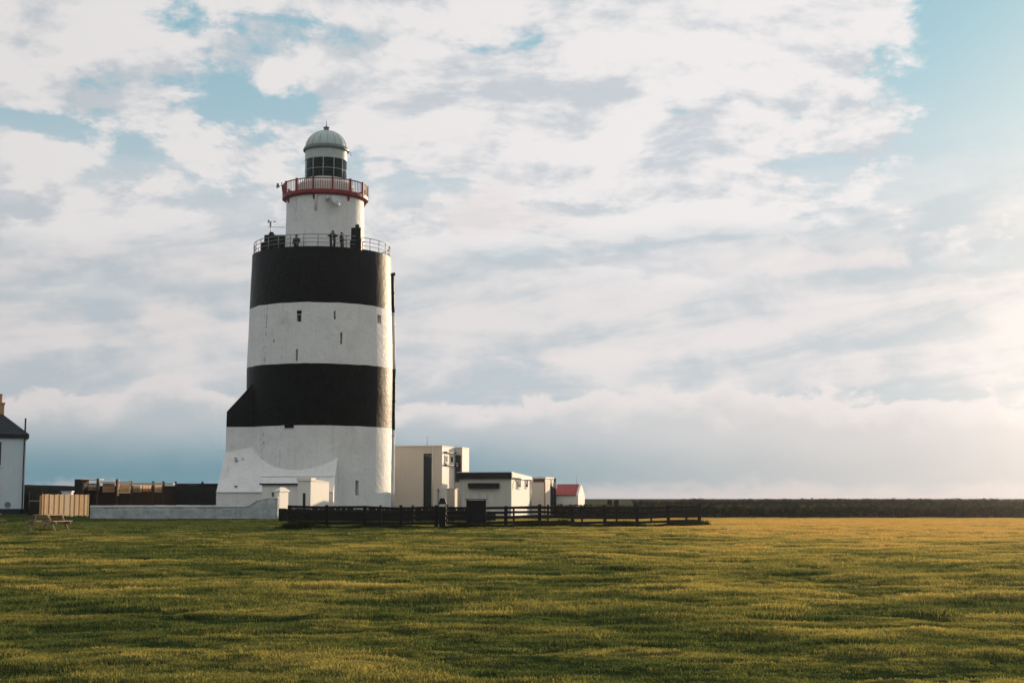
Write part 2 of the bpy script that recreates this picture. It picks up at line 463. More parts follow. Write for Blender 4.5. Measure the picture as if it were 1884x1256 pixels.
# ------------------------------------------------------------------ mesh helpers
class MB:
    def __init__(self):
        self.v, self.f, self.s = [], [], []

    def face(self, idx, smooth=False):
        self.f.append(tuple(idx)); self.s.append(smooth)

    def poly(self, pts, smooth=False):
        o = len(self.v)
        self.v += [tuple(p) for p in pts]
        self.face(range(o, o + len(pts)), smooth)
        return self

    def hull(self, pts):
        """convex solid round the points"""
        bm = bmesh.new()
        for p in pts:
            bm.verts.new(p)
        r = bmesh.ops.convex_hull(bm, input=bm.verts)
        junk = [e for e in r['geom_interior'] if isinstance(e, bmesh.types.BMVert)]
        if junk:
            bmesh.ops.delete(bm, geom=junk, context='VERTS')
        bmesh.ops.dissolve_limit(bm, angle_limit=0.001, verts=bm.verts, edges=bm.edges)
        bm.verts.index_update()
        o = len(self.v)
        self.v += [tuple(v.co) for v in bm.verts]
        for f in bm.faces:
            self.face([o + v.index for v in f.verts])
        bm.free()
        return self

    def box(self, x0, x1, y0, y1, z0, z1):
        o = len(self.v)
        self.v += [(x0, y0, z0), (x1, y0, z0), (x1, y1, z0), (x0, y1, z0), (x0, y0, z1), (x1, y0, z1), (x1, y1, z1), (x0, y1, z1)]
        for q in ((3, 2, 1, 0), (4, 5, 6, 7), (0, 1, 5, 4), (1, 2, 6, 5), (2, 3, 7, 6), (3, 0, 4, 7)):
            self.face([o + i for i in q])
        return self

    def beam(self, a, b, w, h):
        """square bar from a to b"""
        a, b = Vector(a), Vector(b)
        d = (b - a).normalized()
        up = Vector((0, 0, 1)) if abs(d.z) < 0.95 else Vector((0, 1, 0))
        s = d.cross(up).normalized() * (w / 2)
        u = s.cross(d).normalized() * (h / 2)
        o = len(self.v)
        for p in (a, b):
            for q in (-s - u, s - u, s + u, -s + u):
                self.v.append(tuple(p + q))
        for q in ((3, 2, 1, 0), (4, 5, 6, 7), (0, 1, 5, 4), (1, 2, 6, 5), (2, 3, 7, 6), (3, 0, 4, 7)):
            self.face([o + i for i in q])
        return self

    def tube(self, pts, r, n=8, closed=False, cap=True):
        pts = [Vector(p) for p in pts]
        o = len(self.v)
        m = len(pts)
        rr = r if hasattr(r, '__len__') else [r] * m
        for i, p in enumerate(pts):
            if closed:
                d = pts[(i + 1) % m] - pts[i - 1]
            else:
                d = pts[min(i + 1, m - 1)] - pts[max(i - 1, 0)]
            d.normalize()
            up = Vector((0, 0, 1)) if abs(d.z) < 0.9 else Vector((0, 1, 0))
            s = d.cross(up).normalized(); u = s.cross(d).normalized()
            for k in range(n):
                a = 2 * math.pi * k / n
                self.v.append(tuple(p + (s * math.cos(a) + u * math.sin(a)) * rr[i]))
        for i in range(m if closed else m - 1):
            j = (i + 1) % m
            for k in range(n):
                l = (k + 1) % n
                self.face((o + i * n + k, o + j * n + k, o + j * n + l, o + i * n + l), True)
        if cap and not closed:
            self.face([o + k for k in range(n)])
            self.face([o + (m - 1) * n + k for k in reversed(range(n))])
        return self

    def lathe(self, prof, n=48, a0=0.0, a1=None, smooth=True):
        """prof: list of (r, z); sharp profile corners get split rings"""
        full = a1 is None
        a1 = 2 * math.pi if full else a1
        cnt = n if full else n + 1
        for (r0, z0), (r1, z1) in zip(prof[:-1], prof[1:]):
            o = len(self.v)
            for (r, z) in ((r0, z0), (r1, z1)):
                for k in range(cnt):
                    a = a0 + (a1 - a0) * k / n
                    self.v.append((r * math.sin(a), -r * math.cos(a), z))
            for k in range(n):
                l = (k + 1) % cnt
                self.face((o + k, o + l, o + cnt + l, o + cnt + k), smooth)
        return self

    def build(self, name, mat, parent=None, loc=None, rotz=0.0, bevel=0.0):
        me = bpy.data.meshes.new(name)
        me.from_pydata(self.v, [], self.f)
        me.polygons.foreach_set('use_smooth', self.s)
        bm = bmesh.new(); bm.from_mesh(me)
        bmesh.ops.recalc_face_normals(bm, faces=bm.faces)
        if bevel:
            bmesh.ops.bevel(bm, geom=[e for e in bm.edges if e.is_manifold], offset=bevel, segments=1, affect='EDGES', clamp_overlap=True)
        bm.to_mesh(me); bm.free()
        me.update()
        o = bpy.data.objects.new(name, me)
        COL.objects.link(o)
        if mat is not None:
            me.materials.append(M[mat] if isinstance(mat, str) else mat)
        if parent is not None:
            o.parent = parent
        if loc is not None:
            o.location = loc
        o.rotation_euler.z = rotz
        return o


def tag(o, label=None, cat=None, group=None, kind=None):
    if label: o['label'] = label
    if cat: o['category'] = cat
    if group: o['group'] = group
    if kind: o['kind'] = kind
    return o


def thing(name, label, cat, loc=(0, 0, 0), rotz=0.0, group=None):
    o = bpy.data.objects.new(name, None)
    o.empty_display_size = 0.3
    COL.objects.link(o)
    o.location = loc
    o.rotation_euler.z = rotz
    return tag(o, label, cat, group)


# ------------------------------------------------------------------ value noise for the terrain
_tab = rng.random((256, 256))


def vnoise(x, y, s, off=0.0):
    x = np.asarray(x) / s + 37.3 + off; y = np.asarray(y) / s + 91.7 + off * 1.7
    xi = np.floor(x).astype(int); yi = np.floor(y).astype(int)
    fx = x - xi; fy = y - yi
    fx = fx * fx * (3 - 2 * fx); fy = fy * fy * (3 - 2 * fy)
    a = _tab[xi % 256, yi % 256]; b = _tab[(xi + 1) % 256, yi % 256]
    c = _tab[xi % 256, (yi + 1) % 256]; d = _tab[(xi + 1) % 256, (yi + 1) % 256]
    return (a * (1 - fx) + b * fx) * (1 - fy) + (c * (1 - fx) + d * fx) * fy - 0.5


def sstep(x, lo, hi):
    t = np.clip((np.asarray(x, float) - lo) / (hi - lo), 0, 1)
    return t * t * (3 - 2 * t)


def tussock(x, y):
    x = np.asarray(x) * 0.60
    return 0.050 * vnoise(x, y, 1.5, 9) + 0.085 * vnoise(x, y, 0.62, 3) + 0.060 * vnoise(x, y, 0.30, 13)


def ground_h(x, y):
    h = 0.14 * vnoise(x, y, 9.0) + 0.05 * vnoise(x, y, 3.2, 5) + 1.1 * tussock(x, y)
    r = np.maximum(np.abs(np.asarray(x)) - 150, np.abs(np.asarray(y)))
    return h * (1 - sstep(r, 88, 108))


def dry_and_shade(x, y):
    """how straw-coloured the turf is: patches everywhere, more of it out on the open field, less at the far left where shade is painted in"""
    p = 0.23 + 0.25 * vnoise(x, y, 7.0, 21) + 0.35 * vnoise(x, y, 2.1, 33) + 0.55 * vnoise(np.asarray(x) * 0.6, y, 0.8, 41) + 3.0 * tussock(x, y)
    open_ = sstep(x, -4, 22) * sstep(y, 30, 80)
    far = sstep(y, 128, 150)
    return np.clip(p + 0.70 * open_ + 0.14 * sstep(np.asarray(x) / np.maximum(np.asarray(y), 8), -0.1, 0.4), 0, 1) * (1 - far) * (1 - 0.85 * sstep(-np.asarray(x), 2, 12) * sstep(y, 62, 78))  # last factor greens and darkens the far-left turf, painting in ground shade


# ================================================================== GROUND
def make_ground():
    ys = [-4000, -600, -80, -12, 0, 3, 6]
    while ys[-1] < 122:
        ys.append(ys[-1] * 1.0065)
    ys += [130, 145, 165, 190, 230, 300, 500, 1000, 2500, 8000]
    ys = np.array(ys, float)
    s_in = np.arange(-0.62, 0.6201, 0.0031)
    s = np.concatenate([[-40, -8, -3, -1.5, -0.9, -0.72], s_in, [0.72, 0.9, 1.5, 3, 8, 40]])
    w = np.clip(ys + 8, 14, 400)
    Xg = s[None, :] * w[:, None]
    Yg = np.repeat(ys[:, None], len(s), 1)
    Hg = ground_h(Xg, Yg)
    nr, nc = Xg.shape
    co = np.stack([Xg, Yg, Hg], -1).reshape(-1, 3)
    idx = np.arange(nr * nc).reshape(nr, nc)
    f = np.stack([idx[:-1, :-1], idx[:-1, 1:], idx[1:, 1:], idx[1:, :-1]], -1).reshape(-1, 4)
    me = bpy.data.meshes.new('ground')
    me.vertices.add(len(co)); me.vertices.foreach_set('co', co.ravel())
    me.loops.add(f.size); me.loops.foreach_set('vertex_index', f.ravel().astype(np.int32))
    me.polygons.add(len(f)); me.polygons.foreach_set('loop_start', np.arange(0, f.size, 4, dtype=np.int32))
    me.polygons.foreach_set('use_smooth', np.ones(len(f), bool))
    me.update(calc_edges=True)
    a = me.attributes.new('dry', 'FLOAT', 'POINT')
    a.data.foreach_set('value', dry_and_shade(Xg, Yg).ravel().astype(np.float32))
    me.materials.append(M['turf'])
    o = bpy.data.objects.new('ground', me)
    COL.objects.link(o)
    tag(o, 'rough grassy field running out to the low horizon', None, None, 'structure')


make_ground()


# ------------------------------------------------------------------ scatter
def tuft_mesh(name, seed, blades=46, rad=0.15, h0=0.045, h1=0.10, width=0.008, lean=0.6):
    r = random.Random(seed)
    b = MB()
    for i in range(blades):
        a = r.uniform(0, 2 * math.pi); q = rad * math.sqrt(r.random())
        x, y = q * math.cos(a), q * math.sin(a)
        h = r.uniform(h0, h1)
        la = r.uniform(0, 2 * math.pi); l = r.uniform(0.1, lean) * h
        wa = r.uniform(0, 2 * math.pi); w = width * r.uniform(0.6, 1.3)
        wx, wy = w * math.cos(wa), w * math.sin(wa)
        lx, ly = l * math.cos(la), l * math.sin(la)
        o = len(b.v)
        b.v += [(x - wx, y - wy, -0.02), (x + wx, y + wy, -0.02),
                (x + lx * 0.35 + wx * 0.8, y + ly * 0.35 + wy * 0.8, h * 0.6), (x + lx * 0.35 - wx * 0.8, y + ly * 0.35 - wy * 0.8, h * 0.6),
                (x + lx, y + ly, h)]
        b.face((o, o + 1, o + 2, o + 3), True); b.face((o + 3, o + 2, o + 4), True)
    me = bpy.data.meshes.new(name)
    me.from_pydata(b.v, [], b.f)
    return me


def leaf_clump(name, seed, leaves=50, rad=0.30, size=0.07):
    r = random.Random(seed)
    b = MB()
    for i in range(leaves):
        d = Vector((r.gauss(0, 1), r.gauss(0, 1), r.gauss(0, 0.8))).normalized() * rad * r.uniform(0.35, 1.0)
        n = Vector((r.gauss(0, 1), r.gauss(0, 1), r.gauss(0, 1))).normalized()
        u = n.orthogonal().normalized(); v = n.cross(u)
        s = size * r.uniform(0.6, 1.4)
        b.poly([d - u * s, d - v * s * 0.5, d + u * s, d + v * s * 0.5])
    me = bpy.data.meshes.new(name)
    me.from_pydata(b.v, [], b.f)
    return me


def make_set(name, meshes, mat):
    c = bpy.data.collections.new(name)
    for me in meshes:
        me.materials.append(M[mat])
        o = bpy.data.objects.new(me.name, me)
        c.objects.link(o)
    return c


def scatter(name, pts, scl, dry, coll, parent=None, rot=None, zs=None):
    """one point per tuft; a node group stands a tuft on each"""
    n = len(pts)
    me = bpy.data.meshes.new(name)
    me.vertices.add(n)
    me.vertices.foreach_set('co', np.asarray(pts, np.float32).ravel())
    for nm, typ, val in (('scl', 'FLOAT', scl), ('dry', 'FLOAT', dry), ('rz', 'FLOAT', rng.random(n) * 6.283 if rot is None else rot), ('zs', 'FLOAT', np.ones(n) if zs is None else zs)):
        a = me.attributes.new(nm, typ, 'POINT')
        a.data.foreach_set('value', np.asarray(val, np.float32))
    a = me.attributes.new('pick', 'INT', 'POINT')
    a.data.foreach_set('value', rng.integers(0, len(coll.objects), n).astype(np.int32))
    o = bpy.data.objects.new(name, me)
    COL.objects.link(o)
    t = bpy.data.node_groups.new(name + '_nodes', 'GeometryNodeTree')
    t.interface.new_socket('Geometry', in_out='INPUT', socket_type='NodeSocketGeometry')
    t.interface.new_socket('Geometry', in_out='OUTPUT', socket_type='NodeSocketGeometry')
    gi = t.nodes.new('NodeGroupInput'); go = t.nodes.new('NodeGroupOutput')
    ci = t.nodes.new('GeometryNodeCollectionInfo')
    ci.inputs['Collection'].default_value = coll
    ci.inputs['Separate Children'].default_value = True
    ip = t.nodes.new('GeometryNodeInstanceOnPoints')
    ip.inputs['Pick Instance'].default_value = True

    def named(nm, typ='FLOAT'):
        k = t.nodes.new('GeometryNodeInputNamedAttribute'); k.data_type = typ
        k.inputs['Name'].default_value = nm
        return k.outputs['Attribute']
    cx = t.nodes.new('ShaderNodeCombineXYZ'); t.links.new(named('rz'), cx.inputs[2])
    mz = t.nodes.new('ShaderNodeMath'); mz.operation = 'MULTIPLY'
    sc = named('scl')
    t.links.new(sc, mz.inputs[0]); t.links.new(named('zs'), mz.inputs[1])
    cs = t.nodes.new('ShaderNodeCombineXYZ')
    t.links.new(sc, cs.inputs[0]); t.links.new(sc, cs.inputs[1]); t.links.new(mz.outputs[0], cs.inputs[2])
    t.links.new(gi.outputs[0], ip.inputs['Points'])
    t.links.new(ci.outputs[0], ip.inputs['Instance'])
    t.links.new(named('pick', 'INT'), ip.inputs['Instance Index'])
    t.links.new(cx.outputs[0], ip.inputs['Rotation'])
    t.links.new(cs.outputs[0], ip.inputs['Scale'])
    t.links.new(ip.outputs[0], go.inputs[0])
    md = o.modifiers.new('tufts', 'NODES'); md.node_group = t
    if parent is not None:
        o.parent = parent
    return o


# ------------------------------------------------------------------ fence line (needed by the grass and the fence)
FENCE_A = Vector((X_(533, 77), 77.0, 0))
FENCE_B = Vector((X_(1286, 86), 86.0, 0))


def make_grass():
    sets = make_set('grass_tufts', [tuft_mesh('tuft', 1, 60, 0.15, 0.014, 0.040, 0.006), tuft_mesh('tuft', 2, 56, 0.17, 0.012, 0.034, 0.006), tuft_mesh('tuft', 3, 64, 0.13, 0.016, 0.046, 0.006, 1.0),
                                    tuft_mesh('tuft', 4, 48, 0.16, 0.015, 0.062, 0.005, 1.2)], 'grass')
    P, S, D, Zs = [], [], [], []
    for d0, d1, dens, sc in ((4, 20, 125, 0.80), (20, 34, 54, 1.2), (34, 58, 24, 1.7), (58, 92, 11, 2.3), (92, 119, 6, 2.9)):
        wd = d1 * 0.56 + 12
        n = int(dens * (d1 - d0) * 2 * wd)
        y = rng.uniform(d0, d1, n); x = rng.uniform(-wd, wd, n)
        k = np.abs(x) < 0.5 * y + 13
        x, y = x[k], y[k]
        # keep clear of what stands on the grass
        k = ~((y > 113.5) & (x < 12))
        x, y = x[k], y[k]
        patch = 0.5 * vnoise(x, y, 4.0, 61) + 0.6 * vnoise(x, y, 1.4, 67) + 2.0 * tussock(x, y)
        # bare, bitten patches
        k = rng.random(len(x)) < np.clip(0.95 + 0.5 * patch, 0.7, 1)
        x, y, patch = x[k], y[k], patch[k]
        P.append(np.stack([x, y, ground_h(x, y)], -1))
        S.append(sc * np.clip(1.0 + 0.7 * patch + rng.normal(0, 0.12, len(x)), 0.5, 1.9))
        Zs.append(np.clip((1.0 / max(1.0, sc * 0.75)) * (1.0 + 0.6 * patch), 0.3, 1.6))
        D.append(np.clip(dry_and_shade(x, y) + rng.normal(0, 0.10, len(x)), 0, 1))
    o = scatter('grass', np.concatenate(P), np.concatenate(S), np.concatenate(D), sets, None, None, np.concatenate(Zs))
    tag(o, 'short tufted grass covering the field, green with straw patches', 'grass', None, 'stuff')


make_grass()


# ================================================================== LIGHTHOUSE
TC = Vector((-17.70, 131.0, 0))
lh = thing('lighthouse', 'tall round lighthouse with broad black and white bands and a domed lantern', 'lighthouse', TC)


def t_r(z):
    """radius of the great drum at height z"""
    return 6.66 + 0.004 * min(z, 13.4) - 0.0275 * max(0.0, z - 13.4) + 0.06 * math.exp(-max(z, 0) / 0.7)


ZB = [0.0, Z_(782, 124.3), Z_(668, 124.4), Z_(556, 124.5), Z_(453, 124.7)]


def drum(name, z0, z1, mat, holes, parent):
    """curved wall between two heights; holes = (angle, z, width, height, depth) are real recesses"""
    n = 180
    angs = set(round(2 * math.pi * k / n, 5) for k in range(n))
    zs = set(np.round(np.linspace(z0, z1, max(3, int((z1 - z0) / 0.6))), 4))
    hs = []
    for (a, zc, w, h, dp) in holes:
        r = t_r(zc)
        a = a % (2 * math.pi)
        e = (a - w / 2 / r, a + w / 2 / r, zc - h / 2, zc + h / 2, dp)
        hs.append(e)
        angs = {q for q in angs if not (e[0] - 0.008 < q < e[1] + 0.008)} | {round(e[0], 5), round(e[1], 5)}
        zs = {q for q in zs if not (e[2] - 0.05 < q < e[3] + 0.05)} | {round(e[2], 4), round(e[3], 4)}
    zs |= {round(z0, 4), round(z1, 4)}
    angs = sorted(angs); zs = sorted(zs)
    b = MB()
    na, nz = len(angs), len(zs)

    def pt(a, z, ins=0.0):
        lump = 0.028 * float(vnoise(a * 6.6, z, 1.7, 3)) + 0.018 * float(vnoise(a * 6.6, z, 0.6, 8))
        r = t_r(z) + lump - ins
        zz = z
        if any(abs(z - q) < 1e-3 for q in ZB[1:4]):      # brushed, slightly wavering paint line
            zz = z + 0.07 * float(vnoise(a * 6.6, z, 0.9, 17))
        return (r * math.sin(a), -r * math.cos(a), zz)
    for z in zs:
        for a in angs:
            b.v.append(pt(a, z))
    for j in range(nz - 1):
        for i in range(na):
            i2 = (i + 1) % na
            am = angs[i] + ((angs[i2] - angs[i]) % (2 * math.pi)) / 2
            zm = (zs[j] + zs[j + 1]) / 2
            if any(e[0] < am < e[1] and e[2] < zm < e[3] for e in hs):
                continue
            b.face((j * na + i, j * na + i2, (j + 1) * na + i2, (j + 1) * na + i), True)
    o = b.build(name, mat, parent)
    for (a0, a1, h0, h1, dp) in hs:
        q = MB()
        F = [pt(a0, h0), pt(a1, h0), pt(a1, h1), pt(a0, h1)]
        B = [pt(a0, h0, dp), pt(a1, h0, dp), pt(a1, h1, dp), pt(a0, h1, dp)]
        for k in range(4):
            l = (k + 1) % 4
            q.poly([F[k], F[l], B[l], B[k]])
        q.build('reveal', mat, o)
        p = MB().poly(B)
        p.build('window_pane', 'glass', o)
    return o


def ang_of(px, py):
    """bearing on the drum (0 faces the field) of a mark seen at px, py"""
    X = X_(px, 125.0, py) - TC.x
    r = t_r(Z_(py, 125.5))
    s = max(-0.999, min(0.999, X / r))
    a = math.asin(s)
    for _ in range(4):
        Y = TC.y - r * math.cos(a)
        X = at(px, py, Y).x - TC.x
        a = math.asin(max(-0.999, min(0.999, X / r)))
    return a, at(px, py, TC.y - r * math.cos(a)).z


def hole(px, py, w, h, dp=0.45):
    a, z = ang_of(px, py)
    return (a, z, w, h, dp)


drum('white_band', ZB[0] - 0.3, ZB[1], 'white', [hole(657, 897, 0.34, 1.30, 0.6)], lh)
drum('black_band', ZB[1], ZB[2], 'black', [], lh)
drum('white_band', ZB[2], ZB[3], 'white', [hole(550, 585, 0.46, 0.72, 0.5), hole(616, 577, 0.14, 0.52, 0.4), hole(628, 622, 0.18, 1.05, 0.5),
                                           hole(546, 653, 0.18, 1.05, 0.5), hole(698, 587, 0.6, 0.75, 0.5), hole(504, 627, 0.16, 0.25, 0.3)], lh)
ZTOP = ZB[4]
drum('black_band', ZB[3], ZTOP, 'black', [], lh)
# frame of the square window
a, z = ang_of(550, 585)
r = t_r(z) - 0.10
fr = MB()
for (u0, u1, v0, v1) in ((-0.25, -0.19, -0.38, 0.38), (0.19, 0.25, -0.38, 0.38), (-0.19, 0.19, 0.30, 0.38), (-0.19, 0.19, -0.38, -0.30)):
    fr.box(u0, u1, -0.06, 0.04, v0, v1)
fr.build('window_frame', 'grey_render', lh, (r * math.sin(a), -r * math.cos(a), z), a)
# dark vent hood under the lower black band
a, z = ang_of(532, 784)
r = t_r(z)
MB().box(-0.42, 0.42, -0.10, 0.2, -0.13, 0.12).build('vent_hood', 'black', lh, (r * math.sin(a), -r * math.cos(a), z), a, 0.015)

# pipe running up the sunny side, painted in with the bands
a = R(90)


def pipe_pt(z): return ((t_r(z) + 0.10) * math.sin(a), -(t_r(z) + 0.10) * math.cos(a), z)


pipe = MB().tube([pipe_pt(-0.1), pipe_pt(0.6)], 0.15, 10).build('flue_pipe', 'white', lh)
zt = Z_(507, 131)
for z0, z1, mt in ((0.6, ZB[1] - 0.1, 'white'), (ZB[1] - 0.1, ZB[2] - 0.1, 'black'), (ZB[2] - 0.1, ZB[3] - 0.1, 'white'), (ZB[3] - 0.1, zt, 'black')):
    MB().tube([pipe_pt(q) for q in np.linspace(z0, z1, 6)], 0.14, 10).build('pipe_length', mt, pipe)
q = Vector(pipe_pt(zt))
MB().tube([q, q + Vector((0.03, 0, 0.12)), q + Vector((0.26, 0, 0.15))], 0.16, 10).build('pipe_cowl', 'black', pipe)
for z in (2.0, 5.0, 7.4, 10.5, 13.4, 16.0, 18.6, 20.6):
    MB().box(-0.22, 0.17, -0.17, 0.17, -0.05, 0.05).build('pipe_bracket', 'black' if (ZB[1] < z < ZB[2] or z > ZB[3]) else 'white', pipe, pipe_pt(z))

# stair projection clasping the left flank, black above, white below
def prism_y(b, prof, y0, y1):
    """extrude an x-z profile along y"""
    n = len(prof)
    o = len(b.v)
    for yy in (y0, y1):
        b.v += [(p[0], yy, p[1]) for p in prof]
    b.face([o + i for i in range(n)]); b.face([o + n + i for i in reversed(range(n))])
    for i in range(n):
        j = (i + 1) % n
        b.face((o + i, o + j, o + n + j, o + n + i))
    return b


xl = X_(413.5, 127.3) - TC.x
xk = X_(456, 128.2) - TC.x
zk0, zk1 = Z_(757, 127.3), Z_(716, 128.2)
prism_y(MB(), [(xl, ZB[1]), (-4.0, ZB[1]), (-4.0, zk1 + 0.6), (xk + 0.3, zk1 + 0.35), (xk, zk1), (xl + 0.02, zk0)], -3.75, 1.6).build('stair_turret', 'black', lh)
prism_y(MB(), [(xl - 0.06, -0.2), (-4.0, -0.2), (-4.0, ZB[1]), (xl, ZB[1])], -3.75, 1.6).build('stair_turret', 'white', lh)

# battered base built against the drum, its sloped face dying into the curve
def slope(lx, ly): return 4.2 + 0.2 * (lx + 2.3) + 1.05 * (ly + 6.24)


xa = X_(398, 124.0) - TC.x
xb = X_(613, 122.0) - TC.x
ya = -6.24 + (2.16 - 4.2 - 0.2 * (xa + 2.3)) / 1.05
yb = -6.24 + (2.16 - 4.2 - 0.2 * (xb + 2.3)) / 1.05
xt = X_(411, 127.0) - TC.x
b = MB().hull([(xa, ya, -0.2), (xb, yb, -0.2), (xb, -5.0, -0.2), (xt - 0.10, -2.0, -0.2), (xa, ya, 2.16), (xb, yb, 2.16),
               (xb, -5.0, slope(xb, -5.0)), (xt, -3.5, slope(xt, -3.5)), (-3.0, -3.5, slope(-3.0, -3.5))])
b.build('battered_base', 'limewash', lh)
dv = Vector((xb - xa, yb - ya, 0)).normalized()
nv = Vector((dv.y, -dv.x, 0))
p0 = Vector((xa, ya, 2.14)) + nv * 0.03; p1 = Vector((xb, yb, 2.14)) + nv * 0.03
MB().beam(p0, p1, 0.10, 0.09).build('eaves_course', 'grey_render', lh)
# second ledge above the porch
zl = 3.5
l0 = Vector((-4.2, -6.24 + (zl - 4.2 - 0.2 * (-4.2 + 2.3)) / 1.05, zl)); l1 = Vector((xb - 0.1, -6.24 + (zl - 4.2 - 0.2 * (xb - 0.1 + 2.3)) / 1.05, zl))
MB().beam(l0, l1, 0.12, 0.07).build('ledge', 'grey_render', lh)
for (px, py, s) in ((435, 847, 0.11), (433, 842, 0.08), (446, 843, 0.06), (458, 852, 0.08), (434, 894, 0.12)):
    Y = 126.2 if py < 880 else 124.0
    p = at(px, py, Y) - TC
    MB().box(-s, s, -0.15, 1.0, -s * 0.5, s * 0.5).build('iron_fixing', 'metal', lh, p, 0.0, 0.02)

# gallery on the drum
deck = MB().lathe([(t_r(ZTOP) - 0.02, ZTOP), (t_r(ZTOP) - 0.45, ZTOP + 0.004), (t_r(ZTOP) - 0.45, ZTOP - 0.25), (3.3, ZTOP - 0.25)], 96).build('gallery_deck', 'concrete', lh)
DECK_Z = ZTOP - 0.25
rl = bpy.data.objects.new('gallery_railing', None); COL.objects.link(rl); rl.parent = lh
RG = t_r(ZTOP) - 0.14
NP = 31
post_me = None
for k in range(NP):
    a = 2 * math.pi * (k + 0.35) / NP
    if post_me is None:
        o = MB().tube([(0, 0, -0.02), (0, 0, 1.10)], 0.034, 6).build('post', 'metal', rl)
        post_me = o.data
    else:
        o = bpy.data.objects.new('post', post_me); COL.objects.link(o); o.parent = rl
    o.location = (RG * math.sin(a), -RG * math.cos(a), ZTOP)
for h in (0.38, 0.74, 1.10):
    pts = [(RG * math.sin(2 * math.pi * k / 96), -RG * math.cos(2 * math.pi * k / 96), ZTOP + h) for k in range(96)]
    MB().tube(pts, 0.026 if h < 1 else 0.034, 6, True).build('rail', 'metal', rl)

# black stacks on the parapet
def stack(px, Y, w, ztop, capw, zcap, name):
    p = at(px, 455, Y) - TC
    b = MB().box(-w / 2, w / 2, -w * 0.45, w * 0.45, DECK_Z, ztop)
    o = b.build(name, 'black', lh, (p.x, p.y, 0), R(-12), 0.04)
    MB().box(-w / 2 - 0.07, w / 2 + 0.07, -w * 0.45 - 0.06, w * 0.45 + 0.06, DECK_Z, ZTOP + 0.75).build('stack_plinth', 'black', o, None, 0, 0.03)
    MB().lathe([(capw, ztop - 0.05), (capw, zcap - 0.12), (capw * 0.6, zcap), (0.01, zcap)], 14).build('stack_cap', 'black', o)
    return o


stack(657, 126.3, 0.92, Z_(420, 126.3), 0.20, Z_(413, 126.3), 'chimney_stack')
# tiered stack by the stair hut
p = at(499, 455, 128.6) - TC
o = MB().box(-0.52, 0.52, -0.5, 0.5, DECK_Z, Z_(433, 128.6)).build('chimney_stack', 'black', lh, (p.x, p.y, 0), R(-20), 0.08)
MB().box(-0.80, 0.62, -0.56, 0.56, DECK_Z, Z_(446, 128.6)).build('stack_plinth', 'black', o, None, 0, 0.10)
MB().lathe([(0.26, Z_(434, 128.6)), (0.24, Z_(429, 128.6)), (0.12, Z_(427, 128.6)), (0.01, Z_(427, 128.6))], 12).build('stack_cap', 'black', o)

# stair hut on the gallery
hx0, hx1 = X_(481, 130.2) - TC.x, X_(529, 130.2) - TC.x
zh = Z_(431, 130.2)
hut = MB().box(hx0 + 0.55, hx1, -0.2, 1.9, DECK_Z, zh - 0.12).build('stair_hut', 'black', lh)
MB().box(hx0, hx1 + 0.05, -0.45, 2.0, zh - 0.12, zh + 0.02).build('hut_roof', 'metal', hut)
MB().box(hx0 + 0.06, hx0 + 0.32, -0.15, 0.15, DECK_Z, zh - 0.12).build('corner_post', 'grey_render', hut)
MB().box(X_(513, 130) - TC.x, X_(525, 130) - TC.x, -0.235, -0.2, DECK_Z, zh - 0.40).build('door', 'door_red', hut)

# upper tower
RU = 3.62
UPX = 0.22      # the upper tower stands a little off the drum's axis
ZBAL = Z_(356, 127.2)
up = MB().lathe([(RU + 0.12, DECK_Z), (RU + 0.05, DECK_Z + 0.5), (RU - 0.02, ZBAL - 1.0), (RU, ZBAL)], 96).build('upper_tower', 'white', lh, (UPX, 0, 0))
MB().tube([(0, 0, ZBAL - 1.5), (0, 0, ZBAL - 0.05)], 0.09, 8).build('downpipe', 'grey_render', up, ((RU + 0.1) * math.sin(R(-6)), -(RU + 0.1) * math.cos(R(-6)), 0))
# balcony
RB = 3.98
bal = MB().lathe([(RU - 0.05, ZBAL - 0.02), (RU + 0.12, ZBAL - 0.02), (RB - 0.02, ZBAL + 0.13), (RB, ZBAL + 0.13), (RB, ZBAL + 0.42), (RB - 0.10, ZBAL + 0.42), (RB - 0.10, ZBAL + 0.36), (1.9, ZBAL + 0.36)], 96).build('balcony', 'red', lh, (UPX, 0, 0))
ZF = ZBAL + 0.42
NPB = 14
pm = bm_ = None
for k in range(NPB):
    a = 2 * math.pi * k / NPB + R(-9)
    if pm is None:
        o = MB().box(-0.085, 0.085, -0.085, 0.085, -0.35, 1.16).build('post', 'red', bal, None, 0, 0.015); pm = o.data
        br_ = MB().hull([(-0.08, 0.40, -0.35), (0.08, 0.40, -0.35), (-0.08, -0.02, -0.32), (0.08, -0.02, -0.32), (-0.08, 0.40, -1.05), (0.08, 0.40, -1.05)]).build('bracket', 'red', bal)
        bm_ = br_.data
        c = br_
    else:
        o = bpy.data.objects.new('post', pm); COL.objects.link(o); o.parent = bal
        c = bpy.data.objects.new('bracket', bm_); COL.objects.link(c); c.parent = bal
    for q in (o, c):
        q.location = ((RB - 0.06) * math.sin(a), -(RB - 0.06) * math.cos(a), ZF)
        q.rotation_euler.z = a
    if k % 2:
        bpy.data.objects.remove(c)
bal_me = None
for k in range(NPB):
    for j in range(1, 8):
        a = 2 * math.pi * (k + j / 8) / NPB + R(-9)
        if bal_me is None:
            o = MB().box(-0.020, 0.020, -0.020, 0.020, -0.02, 1.0).build('baluster', 'red', bal); bal_me = o.data
        else:
            o = bpy.data.objects.new('baluster', bal_me); COL.objects.link(o); o.parent = bal
        o.location = ((RB - 0.06) * math.sin(a), -(RB - 0.06) * math.cos(a), ZF)
        o.rotation_euler.z = a
pts = [((RB - 0.06) * math.sin(2 * math.pi * k / 84), -(RB - 0.06) * math.cos(2 * math.pi * k / 84), ZF + 1.03) for k in range(84)]
MB().tube(pts, 0.055, 6, True).build('handrail', 'red', bal)

